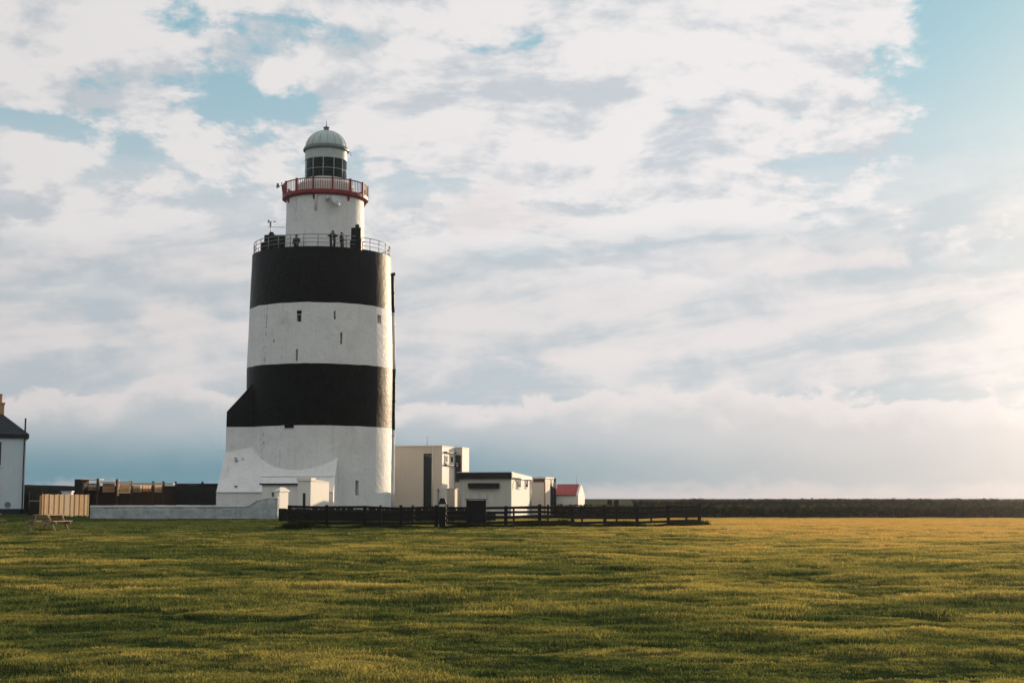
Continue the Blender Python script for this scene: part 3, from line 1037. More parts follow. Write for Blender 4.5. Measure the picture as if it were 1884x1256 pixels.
# lantern room
ZL = ZBAL + 0.36
zg0, zg1 = Z_(324, 129.1), Z_(288, 129.1)
RL = 1.93
lan = MB().lathe([(2.62, ZL), (2.62, zg0 - 0.55), (2.50, zg0 - 0.42), (2.30, zg0 - 0.32), (RL + 0.08, zg0 - 0.05), (RL + 0.05, zg0), (RL - 0.15, zg0 + 0.01)], 64).build('lantern_base', 'grey_render', lh, (UPX, 0, 0))
NG = 12
for k in range(NG):
    a0 = 2 * math.pi * k / NG; a1 = 2 * math.pi * (k + 1) / NG
    for (u0, u1) in ((zg0, (zg0 + zg1) / 2 - 0.08), ((zg0 + zg1) / 2 - 0.08, zg1)):
        q = MB().lathe([(RL - 0.03, u0), (RL - 0.03, u1)], 3, a0, a1)
        q.build('pane', 'lantern_glass', lan)
    MB().tube([(RL * math.sin(a0), -RL * math.cos(a0), zg0), (RL * math.sin(a0), -RL * math.cos(a0), zg1)], 0.028, 6).build('glazing_bar', 'dome', lan)
zm = (zg0 + zg1) / 2 - 0.08
MB().tube([(RL * math.sin(2 * math.pi * k / 48), -RL * math.cos(2 * math.pi * k / 48), zm) for k in range(48)], 0.024, 6, True).build('glazing_ring', 'dome', lan)
# dark blanking screen on the landward side and the optic inside
MB().lathe([(1.62, zg0 + 0.35), (1.62, zg1 + 0.15)], 40, R(70), R(320)).build('blanking_screen', 'dark', lan)
op = MB().lathe([(0.01, zg0 - 0.1), (0.45, zg0 - 0.1), (0.30, zg0 + 0.1), (0.55, zg0 + 0.35), (0.72, (zg0 + zg1) / 2), (0.55, zg1 - 0.45), (0.2, zg1 - 0.15), (0.01, zg1 - 0.1)], 24).build('optic', 'lens', lan)
MB().lathe([(0.80, zm - 0.05), (0.80, zm + 0.05)], 24).build('optic_ring', 'brass', op)
MB().lathe([(0.01, zg0 - 0.1), (RL - 0.1, zg0 - 0.1)], 32).build('lantern_floor', 'dark', lan)
# white drum over the glass, cornice, dome and finial
zc0, zc1 = Z_(270, 129.0), Z_(265, 129.0)
MB().lathe([(RL - 0.08, zg1 - 0.02), (RL + 0.03, zg1 - 0.02), (RL + 0.03, zc0)], 64).build('lantern_drum', 'dome', lan)
MB().lathe([(0.05, zg1 - 0.015), (RL - 0.1, zg1 - 0.015)], 32).build('lantern_ceiling', 'dark', lan)
MB().lathe([(RL + 0.0, zc0 - 0.04), (RL + 0.20, zc0), (RL + 0.22, zc0 + 0.12), (RL + 0.10, zc1 + 0.10), (RL - 0.05, zc1 + 0.12)], 64).build('cornice', 'dome_trim', lan)
zd0 = zc1 + 0.08; zd1 = Z_(241, 131)
dm = MB().lathe([((RL - 0.02) * math.cos(t) + 0.002, zd0 + (zd1 - zd0) * math.sin(t)) for t in np.linspace(0, math.pi / 2, 14)], 64).build('dome', 'dome', lan)
for k in range(16):
    a = 2 * math.pi * (k + 0.5) / 16
    pts = [((RL + 0.005) * math.cos(t) * math.sin(a), -(RL + 0.005) * math.cos(t) * math.cos(a), zd0 + (zd1 - zd0 + 0.01) * math.sin(t)) for t in np.linspace(0, 1.45, 9)]
    MB().tube(pts, 0.022, 5).build('dome_seam', 'dome', dm)
zv = Z_(235, 131)
MB().lathe([(0.34, zd1 - 0.10), (0.27, zd1 + 0.02), (0.25, zv - 0.06), (0.30, zv - 0.04), (0.30, zv + 0.02), (0.06, zv + 0.12), (0.035, zv + 0.25), (0.012, Z_(222, 131)), (0.001, Z_(222, 131))], 18).build('finial', 'dome_trim', lan)
# overhanging rail bracket at the dome's right
MB().tube([(RL + 0.1, -0.3, zc0 + 0.05), (RL + 0.36, -0.3, zc0 - 0.12), (RL + 0.46, -0.3, zc0 - 0.45)], 0.035, 6).build('davit', 'metal', lan)

# ------------------------------------------------------------------ things fixed to or standing on the lighthouse
fl = thing('floodlight', 'small dark floodlight on the outer end of the red balcony', 'floodlight', TC + Vector((UPX, 0, 0)))
ang = R(-84)
p = Vector(((RB + 0.1) * math.sin(ang), -(RB + 0.1) * math.cos(ang), ZF + 1.0))
MB().tube([p + Vector((0.1, 0, -0.5)), p + Vector((0.0, 0, 0.35))], 0.05, 6).build('pole', 'red', fl)
MB().beam(p + Vector((0, 0, 0.1)), p + Vector((-0.30, 0, 0.0)), 0.05, 0.05).build('arm', 'metal', fl)
MB().hull([p + Vector(q) for q in ((-0.18, -0.12, -0.05), (-0.18, 0.12, -0.05), (-0.18, -0.12, 0.22), (-0.18, 0.12, 0.22), (-0.48, -0.17, -0.16), (-0.48, 0.17, -0.16), (-0.44, -0.17, 0.26), (-0.44, 0.17, 0.26))]).build('lamp_head', 'metal', fl)

sd = thing('satellite_dish', 'grey satellite dish under the red balcony beside a round lamp', 'dish', TC + Vector((UPX, 0, 0)))
ang = R(19)
p = Vector(((RU + 0.45) * math.sin(ang), -(RU + 0.45) * math.cos(ang), ZBAL - 0.75))
dm_ = MB().lathe([(0.001, 0.0), (0.22, 0.03), (0.40, 0.10), (0.52, 0.20), (0.50, 0.22), (0.2, 0.06), (0.001, 0.03)], 24).build('reflector', 'steel', sd, p)
dm_.rotation_euler = (R(65), 0, R(50))
MB().tube([p, p + Vector((-0.12, 0.5, 0.0))], 0.05, 6).build('bracket', 'metal', sd)
MB().tube([p + Vector((0, 0, -0.1)), p + Vector((0.35, -0.35, -0.10))], 0.03, 6).build('feed_arm', 'metal', sd)
MB().hull([p + Vector(q) for q in ((0.30, -0.42, -0.17), (0.42, -0.42, -0.17), (0.30, -0.30, -0.17), (0.42, -0.30, -0.17), (0.33, -0.36, 0.02), (0.39, -0.36, 0.02))]).build('receiver', 'metal', sd)

bl = thing('bulkhead_lamp', 'pale round lamp on the wall just under the red balcony', 'lamp', TC + Vector((UPX, 0, 0)))
ang = R(10.5)
p = Vector(((RU + 0.18) * math.sin(ang), -(RU + 0.18) * math.cos(ang), ZBAL - 0.40))
o = MB().lathe([(0.001, -0.22), (0.12, -0.19), (0.20, -0.08), (0.21, 0.04), (0.15, 0.16), (0.05, 0.21), (0.001, 0.21)], 18).build('globe', 'steel', bl, p)
MB().tube([p + Vector((0, 0, 0.18)), p + Vector((-0.03, 0.25, 0.24))], 0.045, 6).build('arm', 'metal', bl)

ws = thing('weather_station', 'thin weather mast with spinning cups above the stair hut', 'weather mast', TC + Vector((hx0 + 0.2, 0.2, 0)))
zb_, zt_ = zh + 0.02, Z_(407, 131)
MB().tube([(0, 0, zb_), (0, 0, zt_)], 0.04, 6).build('mast', 'metal', ws)
MB().tube([(-0.25, 0, Z_(417, 131)), (1.35, 0, Z_(417.5, 131))], 0.025, 6).build('crossbar', 'metal', ws)
MB().lathe([(0.10, Z_(415, 131)), (0.10, zt_ - 0.05), (0.03, zt_)], 10).build('sensor_housing', 'metal', ws)
for k in range(3):
    a = R(10 + 120 * k)
    arm = MB().tube([(0, 0, zt_), (0.34 * math.cos(a), 0.34 * math.sin(a), zt_ + 0.02)], 0.018, 5).build('arm', 'metal', ws)
    MB().lathe([(0.001, -0.08), (0.08, -0.05), (0.10, 0.04), (0.001, 0.04)], 10).build('cup', 'metal', arm, (0.38 * math.cos(a), 0.38 * math.sin(a), zt_ + 0.02))


# ------------------------------------------------------------------ people on the gallery
def person(label, loc, rotz, jacket, joints, height=1.72):
    """joints: overrides for the arms; body grown with a skin modifier"""
    root = thing('person', label, 'person', loc, rotz)
    root.scale = (1.32, 1.25, 1.06)
    J = {'pel': (0, 0, .95, .20), 'wst': (0, 0, 1.08, .19), 'chs': (0, .01, 1.30, .21), 'nck': (0, .0, 1.48, .07), 'hd0': (0, -.02, 1.56, .085), 'hd1': (0, -.02, 1.66, .10), 'hd2': (0, -.01, 1.74, .075),
         'hl': (-.11, 0, .88, .13), 'kl': (-.11, -.03, .50, .09), 'al': (-.11, .03, .09, .05), 'tl': (-.12, -.13, .04, .045),
         'hr': (.11, 0, .88, .13), 'kr': (.11, -.03, .50, .09), 'ar': (.12, .03, .09, .05), 'tr': (.13, -.13, .04, .045),
         'sl': (-.21, .01, 1.41, .095), 'el': (-.29, .02, 1.14, .075), 'wl': (-.25, -.10, .92, .04),
         'sr': (.21, .01, 1.41, .095), 'er': (.29, .02, 1.14, .075), 'wr': (.25, -.10, .92, .04)}
    J.update(joints)
    E = [('pel', 'wst'), ('wst', 'chs'), ('chs', 'nck'), ('nck', 'hd0'), ('hd0', 'hd1'), ('hd1', 'hd2'), ('pel', 'hl'), ('hl', 'kl'), ('kl', 'al'), ('al', 'tl'),
         ('pel', 'hr'), ('hr', 'kr'), ('kr', 'ar'), ('ar', 'tr'), ('chs', 'sl'), ('sl', 'el'), ('el', 'wl'), ('chs', 'sr'), ('sr', 'er'), ('er', 'wr')]
    # five short fingers on each hand
    for sd_, w, e in (('l', 'wl', 'el'), ('r', 'wr', 'er')):
        W = Vector(J[w][:3]); d = (W - Vector(J[e][:3])).normalized()
        s = d.orthogonal().normalized()
        J['p' + sd_] = (*(W + d * 0.07), .032); E.append((w, 'p' + sd_))
        for i in range(4):
            q = W + d * 0.08 + s * (i - 1.5) * 0.022
            J['f%d%s' % (i, sd_)] = (*(q + d * (0.07 - 0.008 * abs(i - 1.2))), .009); E.append(('p' + sd_, 'f%d%s' % (i, sd_)))
        J['th' + sd_] = (*(W + d * 0.07 + s * 0.06), .010); E.append((w, 'th' + sd_))
    keys = list(J); ix = {k: i for i, k in enumerate(keys)}
    f = height / 1.78
    me = bpy.data.meshes.new('body')
    me.from_pydata([Vector(J[k][:3]) * f for k in keys], [(ix[a], ix[b]) for a, b in E], [])
    o = bpy.data.objects.new('body', me); COL.objects.link(o)
    md = o.modifiers.new('skin', 'SKIN')
    for k in keys:
        sv = me.skin_vertices[0].data[ix[k]]
        sv.radius = (J[k][3] * f * (1.0 if k not in ('chs', 'wst', 'pel') else 1.12), J[k][3] * f * (1.0 if k not in ('chs', 'wst', 'pel') else 0.80))
        sv.use_root = (k == 'pel')
    md.use_smooth_shade = True
    ss = o.modifiers.new('sub', 'SUBSURF'); ss.levels = 1; ss.render_levels = 1
    dg = bpy.context.evaluated_depsgraph_get()
    m2 = bpy.data.meshes.new_from_object(o.evaluated_get(dg))
    bpy.data.objects.remove(o)
    m2.name = 'body'
    o = bpy.data.objects.new('body', m2); COL.objects.link(o); o.parent = root
    m2.materials.clear()
    for mt in (jacket, 'cloth_dark', 'skin'):
        m2.materials.append(M[mt])
    W = [Vector(J['wl'][:3]) * f, Vector(J['wr'][:3]) * f]
    for p in m2.polygons:
        c = p.center
        p.use_smooth = True
        p.material_index = 1 if c.z < 0.93 * f else 0
        if c.z > 1.51 * f and abs(c.x) < 0.14 * f and abs(c.y) < 0.14 * f:
            p.material_index = 2
        if min((c - w).length for w in W) < 0.15 and min((c - w).length for w in W) > 0.03 and c.z < 1.9 and abs(c.x) > 0.02:
            e = 0 if (c - W[0]).length < (c - W[1]).length else 1
            el_ = Vector(J['el' if e == 0 else 'er'][:3]) * f
            if (c - el_).length > (W[e] - el_).length:
                p.material_index = 2
    hz = 1.66 * f
    MB().hull([(0.112 * f * math.sin(t) * math.cos(q), (0.02 + 0.118 * math.sin(t) * math.sin(q)) * f, hz + 0.03 * f + 0.115 * f * math.cos(t))
               for t in np.linspace(0.0, 1.75, 7) for q in np.linspace(-0.5, 3.64, 12)]).build('hair', 'hair', root)
    fc = MB()
    fc.hull([(-0.012 * f, -0.115 * f, 1.60 * f), (0.012 * f, -0.115 * f, 1.60 * f), (0.0, -0.142 * f, 1.605 * f), (0.0, -0.118 * f, 1.665 * f)])
    fc.build('nose', 'skin', root)
    for sx in (-1, 1):
        MB().lathe([(0.001, -0.012 * f), (0.013 * f, 0), (0.001, 0.012 * f)], 8).build('eye', 'hair', root, (sx * 0.035 * f, -0.112 * f, 1.665 * f))
        MB().hull([(sx * 0.098 * f, -0.02 * f, 1.61 * f), (sx * 0.098 * f, 0.02 * f, 1.61 * f), (sx * 0.118 * f, 0.0, 1.67 * f), (sx * 0.098 * f, 0.0, 1.68 * f)]).build('ear', 'skin', root)
    MB().box(-0.026 * f, 0.026 * f, -0.116 * f, -0.10 * f, 1.555 * f, 1.567 * f).build('mouth', 'door_red', root)
    return root


p = at(612, 455, 126.0)
person('person in dark coat with elbows raised, nearest the middle of the gallery rail', (p.x, 126.0, DECK_Z), R(5), 'cloth_dark',
       {'el': (-.33, -.14, 1.26, .055), 'wl': (-.10, -.30, 1.48, .04), 'er': (.33, -.14, 1.22, .055), 'wr': (.10, -.30, 1.46, .04)}, 1.80)
p = at(629, 455, 126.2)
person('slim person in dark clothes standing side-on beside the tall black stack', (p.x, 126.2, DECK_Z), R(75), 'cloth_plum',
       {'el': (-.22, -.05, 1.14, .05), 'wl': (-.16, -.26, 1.04, .04), 'er': (.22, -.05, 1.14, .05), 'wr': (.16, -.26, 1.04, .04)}, 1.70)
p = at(545, 455, 127.0)
person('person in green jacket on the gallery to the right of the stair hut', (p.x, 127.0, DECK_Z), R(-30), 'cloth_green', {}, 1.62)


# ================================================================== BUILDINGS ROUND THE TOWER
ROT = R(-13.0)      # they share one bearing: fronts turned a little to the left, right-hand ends towards the sun


def wall_window(parent, x, y, z, w, h, face='front', mat='render', glass='glass', bars=0):
    """framed window set on a wall; face 'front' looks along -y, 'side' along +x"""
    b = MB()
    t = 0.07
    for (u0, u1, v0, v1) in ((-w / 2 - t, -w / 2, -h / 2 - t, h / 2 + t), (w / 2, w / 2 + t, -h / 2 - t, h / 2 + t), (-w / 2, w / 2, h / 2, h / 2 + t), (-w / 2, w / 2, -h / 2 - t, -h / 2)):
        b.box(u0, u1, -0.05, 0.05, v0, v1)
    rz = 0 if face == 'front' else R(90)
    o = b.build('window', mat, parent, (x, y, z), rz)
    MB().box(-w / 2, w / 2, -0.012, 0.03, -h / 2, h / 2).build('pane', glass, o)
    MB().box(-w / 2 - 0.12, w / 2 + 0.12, -0.12, 0.04, -h / 2 - t - 0.06, -h / 2 - t - 0.004).build('sill', mat, o)
    for k in range(bars):
        u = -w / 2 + w * (k + 1) / (bars + 1)
        MB().box(u - 0.02, u + 0.02, -0.035, -0.014, -h / 2, h / 2).build('glazing_bar', mat, o)
    return o


# --- porch against the foot of the tower
c = at(571, 930, 116.9)
porch = thing('porch', 'low white flat-roofed porch at the foot of the lighthouse', 'porch', (c.x, c.y, 0), ROT)
MB().box(-1.12, 0, 0, 4.3, -0.2, 3.02).build('wall', 'render', porch)
b = MB().box(-1.20, 0.06, -0.08, 1.0, 3.02, 3.30)
b.build('parapet', 'render', porch, None, 0, 0.02)
MB().hull([(-1.2, 1.004, 3.02), (0.06, 1.004, 3.02), (-1.2, 4.3, 3.02), (0.06, 4.3, 3.02), (-1.2, 1.004, 3.16), (0.06, 1.004, 3.16), (-1.2, 4.3, 2.72 + 0.32), (0.06, 4.3, 2.72 + 0.32)]).build('roof', 'render', porch)
MB().box(-0.66, -0.44, -0.03, 0.05, -0.05, 2.05).build('door', 'dark', porch)
MB().box(-4.45, -1.124, 0.45, 4.0, -0.2, 2.72).build('side_wing', 'render', porch)
MB().box(-4.60, -1.124, 0.25, 4.0, 2.72, 2.86).build('wing_roof', 'slate', porch)
wall_window(porch, -3.45, 0.43, 1.85, 0.16, 0.55, 'front', 'grey_render')
for k, (x0, z0, h) in enumerate(((-1.55, 0.3, 0.9), (-1.95, 0.25, 0.7), (-1.72, 0.2, 1.15))):
    pass

# --- gate wing wall with gabled top, catching the sun
c = at(513.5, 935, 112.4)
wing = thing('gate_pier', 'white gate pier with peaked top catching the sun beside the low wall', 'gate pier', (c.x, c.y, 0), ROT)
MB().box(-0.30, 0.0, 0, 1.9, -0.2, 2.15).build('shaft', 'render', wing, None, 0, 0.02)
MB().hull([(-0.38, -0.08, 2.152), (0.08, -0.08, 2.152), (-0.38, 1.98, 2.152), (0.08, 1.98, 2.152), (-0.38, -0.08, 2.25), (0.08, -0.08, 2.25), (-0.38, 1.98, 2.25), (0.08, 1.98, 2.25), (-0.15, 0.5, 2.50), (-0.15, 1.4, 2.50)]).build('cap', 'render', wing)

# --- long low wall in front, stepping up at its right end
YW = 112.0
xw0, xw1, xw2, xw3 = X_(168, YW), X_(462, YW), X_(479, YW), X_(512, YW)
lw = thing('garden_wall', 'long low limewashed wall that steps up near the lighthouse porch', 'wall', (xw0, YW, 0))
L1, L2, L3 = xw1 - xw0, xw2 - xw0, xw3 - xw0
zA, zB = Z_(932, YW), Z_(916, YW)


def rough_wall(prof, y0, y1, step=0.35):
    """wall with an uneven top and slightly lumpy faces; prof gives the top height at x"""
    b = MB()
    xs = [p[0] for p in prof]
    n = max(2, int((xs[-1] - xs[0]) / step))
    X = np.linspace(xs[0], xs[-1], n)
    T = np.interp(X, xs, [p[1] for p in prof])
    nz = 5
    rows = []
    for i, x in enumerate(X):
        top = T[i] + 0.03 * float(vnoise(x, 1.0, 0.8, 4))
        for side in (0, 1):
            for j in range(nz):
                z = -0.25 + (top + 0.25) * j / (nz - 1)
                yy = (y0 if side == 0 else y1) + (0.10 * float(vnoise(x, z + side * 7, 0.9, 6)) + 0.05 * float(vnoise(x, z + side * 7, 0.35, 2)))
                b.v.append((x, yy, z))
    st = nz * 2
    for i in range(n - 1):
        for j in range(nz - 1):
            b.face((i * st + j, (i + 1) * st + j, (i + 1) * st + j + 1, i * st + j + 1), True)
            b.face((i * st + nz + j, i * st + nz + j + 1, (i + 1) * st + nz + j + 1, (i + 1) * st + nz + j), True)
        b.face((i * st + nz - 1, (i + 1) * st + nz - 1, (i + 1) * st + 2 * nz - 1, i * st + 2 * nz - 1))
    for i in (0, n - 1):
        b.face([i * st + j for j in range(nz)] + [i * st + nz + j for j in reversed(range(nz))])
    return b


rough_wall([(0, zA), (L1, zA + 0.02), (L2, zB), (L3, zB)], -0.22, 0.22).build('masonry', 'lowwall', lw)
# coping stones
xx = 0.0
cop = 0
while xx < L3 - 0.1:
    ln = random.uniform(0.75, 1.05)
    x1 = min(xx + ln - 0.03, L3)
    t0 = np.interp(xx, [0, L1, L2, L3], [zA, zA + .02, zB, zB]); t1 = np.interp(x1, [0, L1, L2, L3], [zA, zA + .02, zB, zB])
    j = random.uniform(-0.015, 0.02)
    MB().hull([(xx, -0.29, t0 - 0.02), (x1, -0.29, t1 - 0.02), (xx, 0.29, t0 - 0.02), (x1, 0.29, t1 - 0.02), (xx, -0.26, t0 + 0.12 + j), (x1, -0.26, t1 + 0.12 + j), (xx, 0.26, t0 + 0.12 + j), (x1, 0.26, t1 + 0.12 + j)]).build('coping_stone', 'coping', lw)
    xx += ln

# --- two-storey cream block behind the tower
c = at(812, 930, 138.0)
zc = Z_(821, 138.0)
cb = thing('cream_building', 'two-storey cream block with a tall dark window strip right beside the lighthouse', 'building', (c.x, c.y, 0), ROT)
w0 = X_(778, 138.0) - c.x; w1 = X_(793.5, 138.0) - c.x
w0, w1 = w0 / math.cos(ROT), w1 / math.cos(ROT)
zwin = Z_(834, 138.3)
fw = MB()
fw.box(-9.0, w0, 0, 4.5, -0.2, zc); fw.box(w1, 0, 0, 4.5, -0.2, zc); fw.box(w0, w1, 0, 4.5, zwin, zc); fw.box(w0, w1, 0.30, 4.5, -0.2, zwin)
fw.build('wall', 'cream', cb)
sw = MB().box(w0, w0 + 0.06, 0.14, 0.20, 0, zwin).box(w1 - 0.06, w1, 0.14, 0.20, 0, zwin)
for q in (0.02, 1.1, 2.1, 3.3, 4.5, zwin - 0.07):
    sw.box(w0 + 0.06, w1 - 0.06, 0.145, 0.195, q, q + 0.06)
win = sw.build('window_strip', 'fascia', cb)
zz = [0.08, 1.1, 2.1, 3.3, 4.5, zwin - 0.07]
for q0, q1 in zip(zz[:-1], zz[1:]):
    MB().box(w0 + 0.06, w1 - 0.06, 0.16, 0.18, q0, q1).build('pane', 'glass', win)
MB().box(-9.08, 0.08, -0.07, 4.58, zc + 0.003, zc + 0.10).build('roof', 'cream', cb)
MB().tube([(-2.05, 2.0, zc + 0.09), (-2.05, 2.0, zc + 1.1)], 0.025, 6).build('aerial', 'metal', cb)
# lit end wall: ledges, small windows, low lean-to
for k, py in enumerate((832, 855)):
    zq = Z_(py, 139.5)
    MB().box(-0.02, 0.34, 0.7, 4.3, zq - 0.05, zq + 0.07).build('ledge', 'fascia', cb)
    MB().tube([(0.30, 4.25, zq + 0.02), (0.40, 4.45, zq - 0.05), (0.40, 4.60, zq + 0.12), (0.30, 4.45, zq + 0.25)], 0.07, 8).build('ledge_end', 'render', cb)
wall_window(cb, 0.07, 1.3, Z_(844, 139), 0.8, 0.55, 'side', 'cream')
wall_window(cb, 0.07, 3.4, Z_(844, 139), 0.9, 0.55, 'side', 'cream')
o = MB().box(0.054, 0.55, 0.02, 5.9, -0.2, Z_(899, 139)).build('lean_to', 'render', cb)
MB().box(0.054, 0.62, -0.02, 5.95, Z_(899, 139) + 0.002, Z_(899, 139) + 0.06).build('coping', 'render', o)
MB().tube([(-0.30, -0.06, 0.0), (-0.30, -0.06, 2.3)], 0.05, 6).build('lamp_post', 'metal', cb)
MB().box(-0.38, -0.22, -0.16, -0.002, 2.25, 2.55).build('wall_lamp', 'metal', cb)
# taller block stepped back on the right
bx0 = 0.0; bx1 = 0.78
MB().box(0.003, 0.05, 0.0, 4.5, -0.2, zc - 0.002).build('end_wall', 'render', cb)
bk = MB().box(-1.2, bx1, 4.6, 7.3, -0.2, Z_(824, 142.5))
bo = bk.build('rear_block', 'grey_render', cb)
MB().box(-1.28, bx1 + 0.08, 4.53, 7.36, Z_(824, 142.5) + 0.003, Z_(824, 142.5) + 0.10).build('coping', 'render', bo)
MB().box(0.14, bx1 - 0.06, 4.53, 4.595, Z_(886, 142.5), Z_(837, 142.5)).build('window', 'glass', bo)
MB().box(bx1 + 0.003, bx1 + 0.05, 4.6, 7.3, -0.2, Z_(824, 142.5) - 0.002).build('end_wall', 'render', bo)

# --- white single-storey building
c = at(940, 935, 135.0)
hb = thing('white_hall', 'white single-storey building with a thick dark roof fascia and two sunlit end windows', 'building', (c.x, c.y, 0), ROT)
zr = Z_(880, 135); zr1 = Z_(869, 135)
WF, LS = 5.05, 8.6
MB().box(-WF, 0, 0, LS, -0.2, zr).build('wall', 'grey_render', hb)
MB().box(0.003, 0.05, 0.0, LS, -0.2, zr).build('end_wall', 'render', hb)
MB().box(-WF - 0.12, 0.16, -0.35, 0.0, zr + 0.003, zr1).build('fascia', 'fascia', hb)
MB().hull([(-WF - 0.1, 0.003, zr + 0.003), (0.15, 0.003, zr + 0.003), (-WF - 0.1, LS + 0.2, zr + 0.003), (0.15, LS + 0.2, zr + 0.003), (-WF - 0.1, 0.003, zr1 + 0.05), (0.15, 0.003, zr1 + 0.05), (-WF - 0.1, LS + 0.2, zr + 0.30), (0.15, LS + 0.2, zr + 0.30)]).build('roof', 'render', hb)
MB().box(-WF - 0.15, 0.18, -0.40, -0.1, zr1 + 0.003, zr1 + 0.07).build('roof_edge', 'steel', hb)
x0 = (X_(862, 135.6) - c.x) / math.cos(ROT); x1 = (X_(919, 135.2) - c.x) / math.cos(ROT)
MB().hull([(x0, 0.0, Z_(898, 135.2)), (x1, 0.0, Z_(898, 135.2)), (x0 + 0.1, -0.45, Z_(898, 135)), (x1 - 0.1, -0.45, Z_(898, 135)), (x0, 0.0, Z_(888, 135.2)), (x1, 0, Z_(888, 135.2)), (x0, -0.45, Z_(889.5, 135)), (x1, -0.45, Z_(889.5, 135))]).build('canopy', 'fascia', hb)
for k in range(3):
    u0 = x0 + 0.35 + k * 0.78
    d_ = MB().box(u0, u0 + 0.72, -0.05, 0.0, 0.0, 2.15).build('door', 'grey_render', hb)
    MB().box(u0 + 0.10, u0 + 0.62, -0.07, -0.052, 1.15, 2.0).build('door_panel', 'coping', d_)
    MB().box(u0 + 0.10, u0 + 0.62, -0.07, -0.052, 0.15, 1.0).build('door_panel', 'coping', d_)
zs_ = (Z_(882.5, 138) + Z_(895, 138)) / 2
wall_window(hb, 0.06, 2.9, zs_, 1.7, 0.75, 'side', 'render', 'glass', 1)
wall_window(hb, 0.06, 6.5, zs_ + 0.02, 1.05, 0.72, 'side', 'render', 'glass', 0)
MB().tube([(0.1, 1.4, zr - 0.1), (0.35, 1.4, zr - 0.4), (0.35, 1.4, zr - 0.9)], 0.05, 6).build('wall_lamp', 'metal', hb)

MB().tube([(-WF + 0.15, -0.07, zr), (-WF + 0.15, -0.07, 0.05)], 0.045, 6).build('downpipe', 'steel', hb)
MB().tube([(0.12, 8.3, zr), (0.12, 8.3, 0.05)], 0.05, 6).build('downpipe', 'metal', hb)
MB().tube([(0.20, 0.1, zr + 0.05), (0.20, 8.6, zr + 0.02)], 0.06, 6).build('gutter', 'steel', hb)
MB().tube([(-0.9, -0.06, zc), (-0.9, -0.06, 0.05)], 0.05, 6).build('downpipe', 'cream', cb)

# --- tan hut behind it
c = at(1003, 935, 146.0)
th = thing('tan_hut', 'small tan flat-roofed hut between the white building and the red-roofed shed', 'hut', (c.x, c.y, 0), ROT)
zt2 = Z_(880, 146)
MB().box(-3.0, 0, 0, 4.4, -0.2, zt2).build('wall', 'cream', th)
MB().box(-3.1, 0.1, -0.12, 4.5, zt2 + 0.003, zt2 + 0.16).build('roof', 'render', th)
MB().box(-1.2, -0.02, -0.06, -0.004, zt2 - 0.35, zt2 - 0.02).build('fascia', 'door_red', th)
MB().box(-0.10, 0.03, -0.05, 0.09, 0, zt2 - 0.37).build('corner_board', 'brick', th)
MB().box(0.004, 0.06, 2.7, 4.3, 0.0, 2.9).build('door', 'fascia', th)
MB().tube([(0.28, 3.8, 0), (0.28, 3.8, zt2 + 0.1)], 0.11, 8).build('flue', 'fascia', th)
MB().lathe([(0.2, zt2 - 0.9), (0.22, zt2 - 0.4), (0.1, zt2 - 0.35), (0.001, zt2 - 0.35)], 12).build('flue_collar', 'steel', th, (0.28, 3.8, 0))

# --- red-roofed shed
c = at(1060, 935, 150.0)
rs = thing('red_roofed_shed', 'small white shed with a red pitched roof and sunlit gable', 'shed', (c.x, c.y, 0), ROT)
ze, zp = Z_(910, 150), Z_(891, 151)
DW = 3.9
g_ = MB()
g_.box(-4.2, -0.004, 0, DW, -0.2, ze)
g_.build('wall', 'render', rs)
prof = [(0, -0.2), (DW, -0.2), (DW, ze), (DW * 0.68, zp - 0.32), (DW / 2, zp), (DW * 0.32, zp - 0.32), (0, ze)]
gb = MB()
o_ = len(gb.v)
for xx_ in (0.0, 0.22):
    gb.v += [(xx_, q[0], q[1]) for q in prof]
n_ = len(prof)
gb.face(range(n_)); gb.face([n_ + i for i in reversed(range(n_))])
for i in range(n_):
    j = (i + 1) % n_
    gb.face((i, j, n_ + j, n_ + i))
gb.build('gable', 'render', rs)
for (ya_, yb_, za_, zb2) in ((-0.15, DW / 2, ze - 0.06, zp - 0.02), (DW + 0.15, DW / 2, ze - 0.06, zp - 0.02)):
    MB().hull([(-4.3, ya_, za_), (-0.006, ya_, za_), (-4.3, yb_, zb2), (-0.006, yb_, zb2), (-4.3, ya_, za_ + 0.08), (-0.006, ya_, za_ + 0.08), (-4.3, yb_, zb2 + 0.08), (-0.006, yb_, zb2 + 0.08)]).build('roof', 'redroof', rs)
for k in range(9):
    u = -0.25 - k * 0.48
    MB().beam((u, -0.15, ze + 0.03), (u, DW / 2, zp + 0.07), 0.05, 0.04).build('roof_rib', 'redroof', rs)
MB().tube([(-0.3, DW / 2, zp + 0.02), (-0.3, DW / 2, zp + 0.9)], 0.02, 5).build('aerial', 'metal', rs)

# ------------------------------------------------------------------ house at the left edge
YH = 150.0
hx = X_(44, YH)
hs = thing('house', 'tall pale blue-grey house with a slate hipped roof cut by the picture edge', 'house', (hx, YH, 0), R(21))
zE = Z_(806, YH)
WH, DH = 11.5, 8.6
MB().box(-WH, 0, 0, DH, -0.2, zE).build('wall', 'house', hs)
ov = 0.28
rise = 3.5
MB().box(-WH - ov, ov, -ov, DH + ov, zE + 0.003, zE + 0.42).build('eaves', 'fascia', hs)
rf = MB().hull([(-WH - ov, -ov, zE + 0.424), (ov, -ov, zE + 0.424), (-WH - ov, DH + ov, zE + 0.424), (ov, DH + ov, zE + 0.424), (-WH + 3.9, DH / 2, zE + 0.42 + rise), (-3.9, DH / 2, zE + 0.42 + rise)]).build('roof', 'slate', hs)
